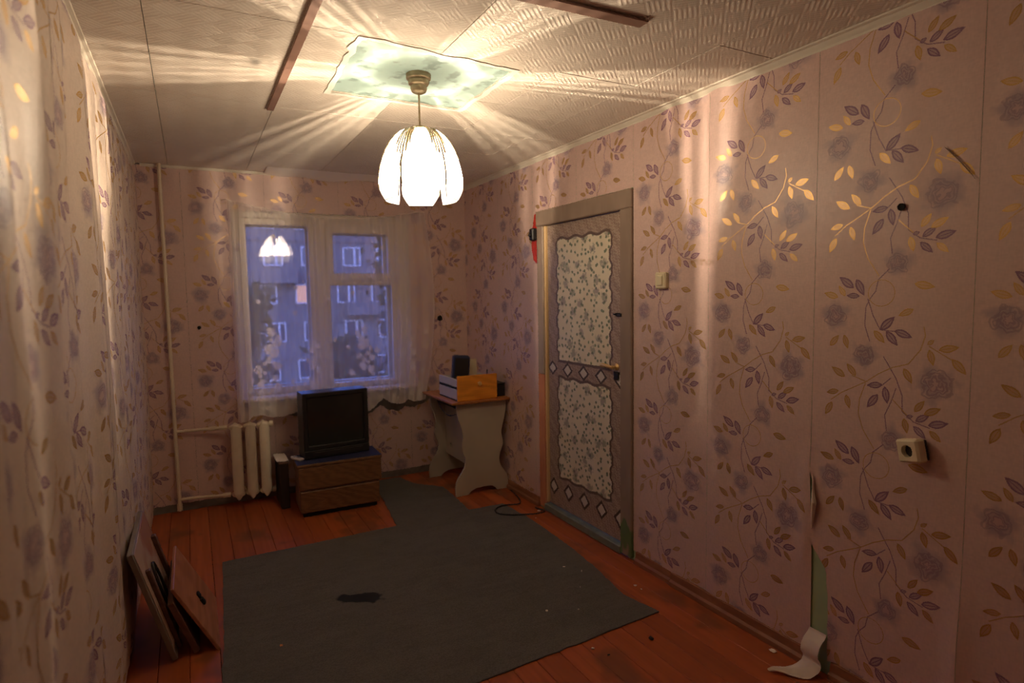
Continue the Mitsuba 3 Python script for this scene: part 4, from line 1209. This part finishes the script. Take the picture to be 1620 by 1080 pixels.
v = np.stack([np.repeat(pc[:, :1], 14, 1), y_hi[:, None] + (y_lo - y_hi)[:, None] * s, np.maximum(pc[:, 1:] + 0.006 * np.sin(s * 5 + 9 * ti[:, None]) * (ti[:, None] > 0.5), 0.002)], -1).reshape(-1, 3)
i, j = np.meshgrid(np.arange(nn - 1), np.arange(13), indexing="ij")
k = (i * 14 + j).ravel()
obj("torn_wallpaper", (v, np.stack([k, k + 14, k + 15, k + 1], 1)), "torn_paper_white", smooth=True, label="torn strip of pale paper curling from the wall down onto the floor", cat="paper")

# ------------------------------------------------------------------ crumbs on the floor
def crumb(at, size, seed, flat=0.5):
    r = np.random.default_rng(seed)
    pts = r.normal(size=(14, 3))
    pts /= np.linalg.norm(pts, axis=1, keepdims=True)
    pts *= np.array([size, size * (0.5 + 0.5 * r.random()), size * flat]) * (0.7 + 0.3 * r.random((14, 1)))
    m = tm(m3.Manifold.hull_points(pts))
    rotz(m, 360 * r.random())
    m.apply_translation((at[0], at[1], at[2] - m.bounds[0, 2]))
    return m


RZ = 0.0048
for n, (x, y, z, sz, lab) in enumerate([
        (2.317, -2.556, 0, 0.012, "white plaster crumb on the bare floor between the rug's right edge and the baseboard"),
        (2.320, -2.600, 0, 0.007, "tiny pale crumb touching the larger white crumb beside the rug's right edge"),
        (1.792, -2.902, 0, 0.010, "white plaster crumb on the bare floor just in front of the rug's near edge"),
        (2.350, -1.460, 0, 0.007, "tiny white crumb on the floor between the cable loop and the door threshold"),
        (2.107, -2.188, RZ, 0.009, "white crumb on the rug's right part, farther of the two near the edge"),
        (2.163, -2.282, RZ, 0.009, "white crumb on the rug's right part, nearer of the two near the edge"),
        (1.776, -2.543, RZ, 0.011, "white crumb on the rug's front right part, left of a similar crumb"),
        (1.916, -2.610, RZ, 0.009, "white crumb on the rug's front right part, right of a similar crumb"),
        (2.054, -2.427, RZ, 0.005, "faint tiny crumb on the rug between the two pairs of white crumbs")]):
    obj("plaster_crumb", crumb((x, y, z), sz, 40 + n), "scrap_white", label=lab, cat="crumb", group="white plaster crumbs")
obj("paper_scrap", crumb((2.452, -3.300, 0.0), 0.020, 71, 0.25), "scrap_white", label="white scrap of paper on the floor beside the torn wallpaper strip", cat="paper scrap")
obj("paper_scrap", crumb((2.440, -1.352, 0.0), 0.018, 72, 0.3), "scrap_white", label="white scrap lying by the cable at the left foot of the door casing", cat="paper scrap")
obj("dark_lump", crumb((2.060, -2.972, 0.0), 0.016, 80, 0.5), "dark_crumb", label="black lump on the bare floor near the right front corner of the rug", cat="crumb")
obj("dark_crumb_bit", crumb((1.821, -2.976, 0.0), 0.009, 81, 0.5), "dark_crumb", label="small dark bit on the floor in front of the rug beside a white crumb", cat="crumb")
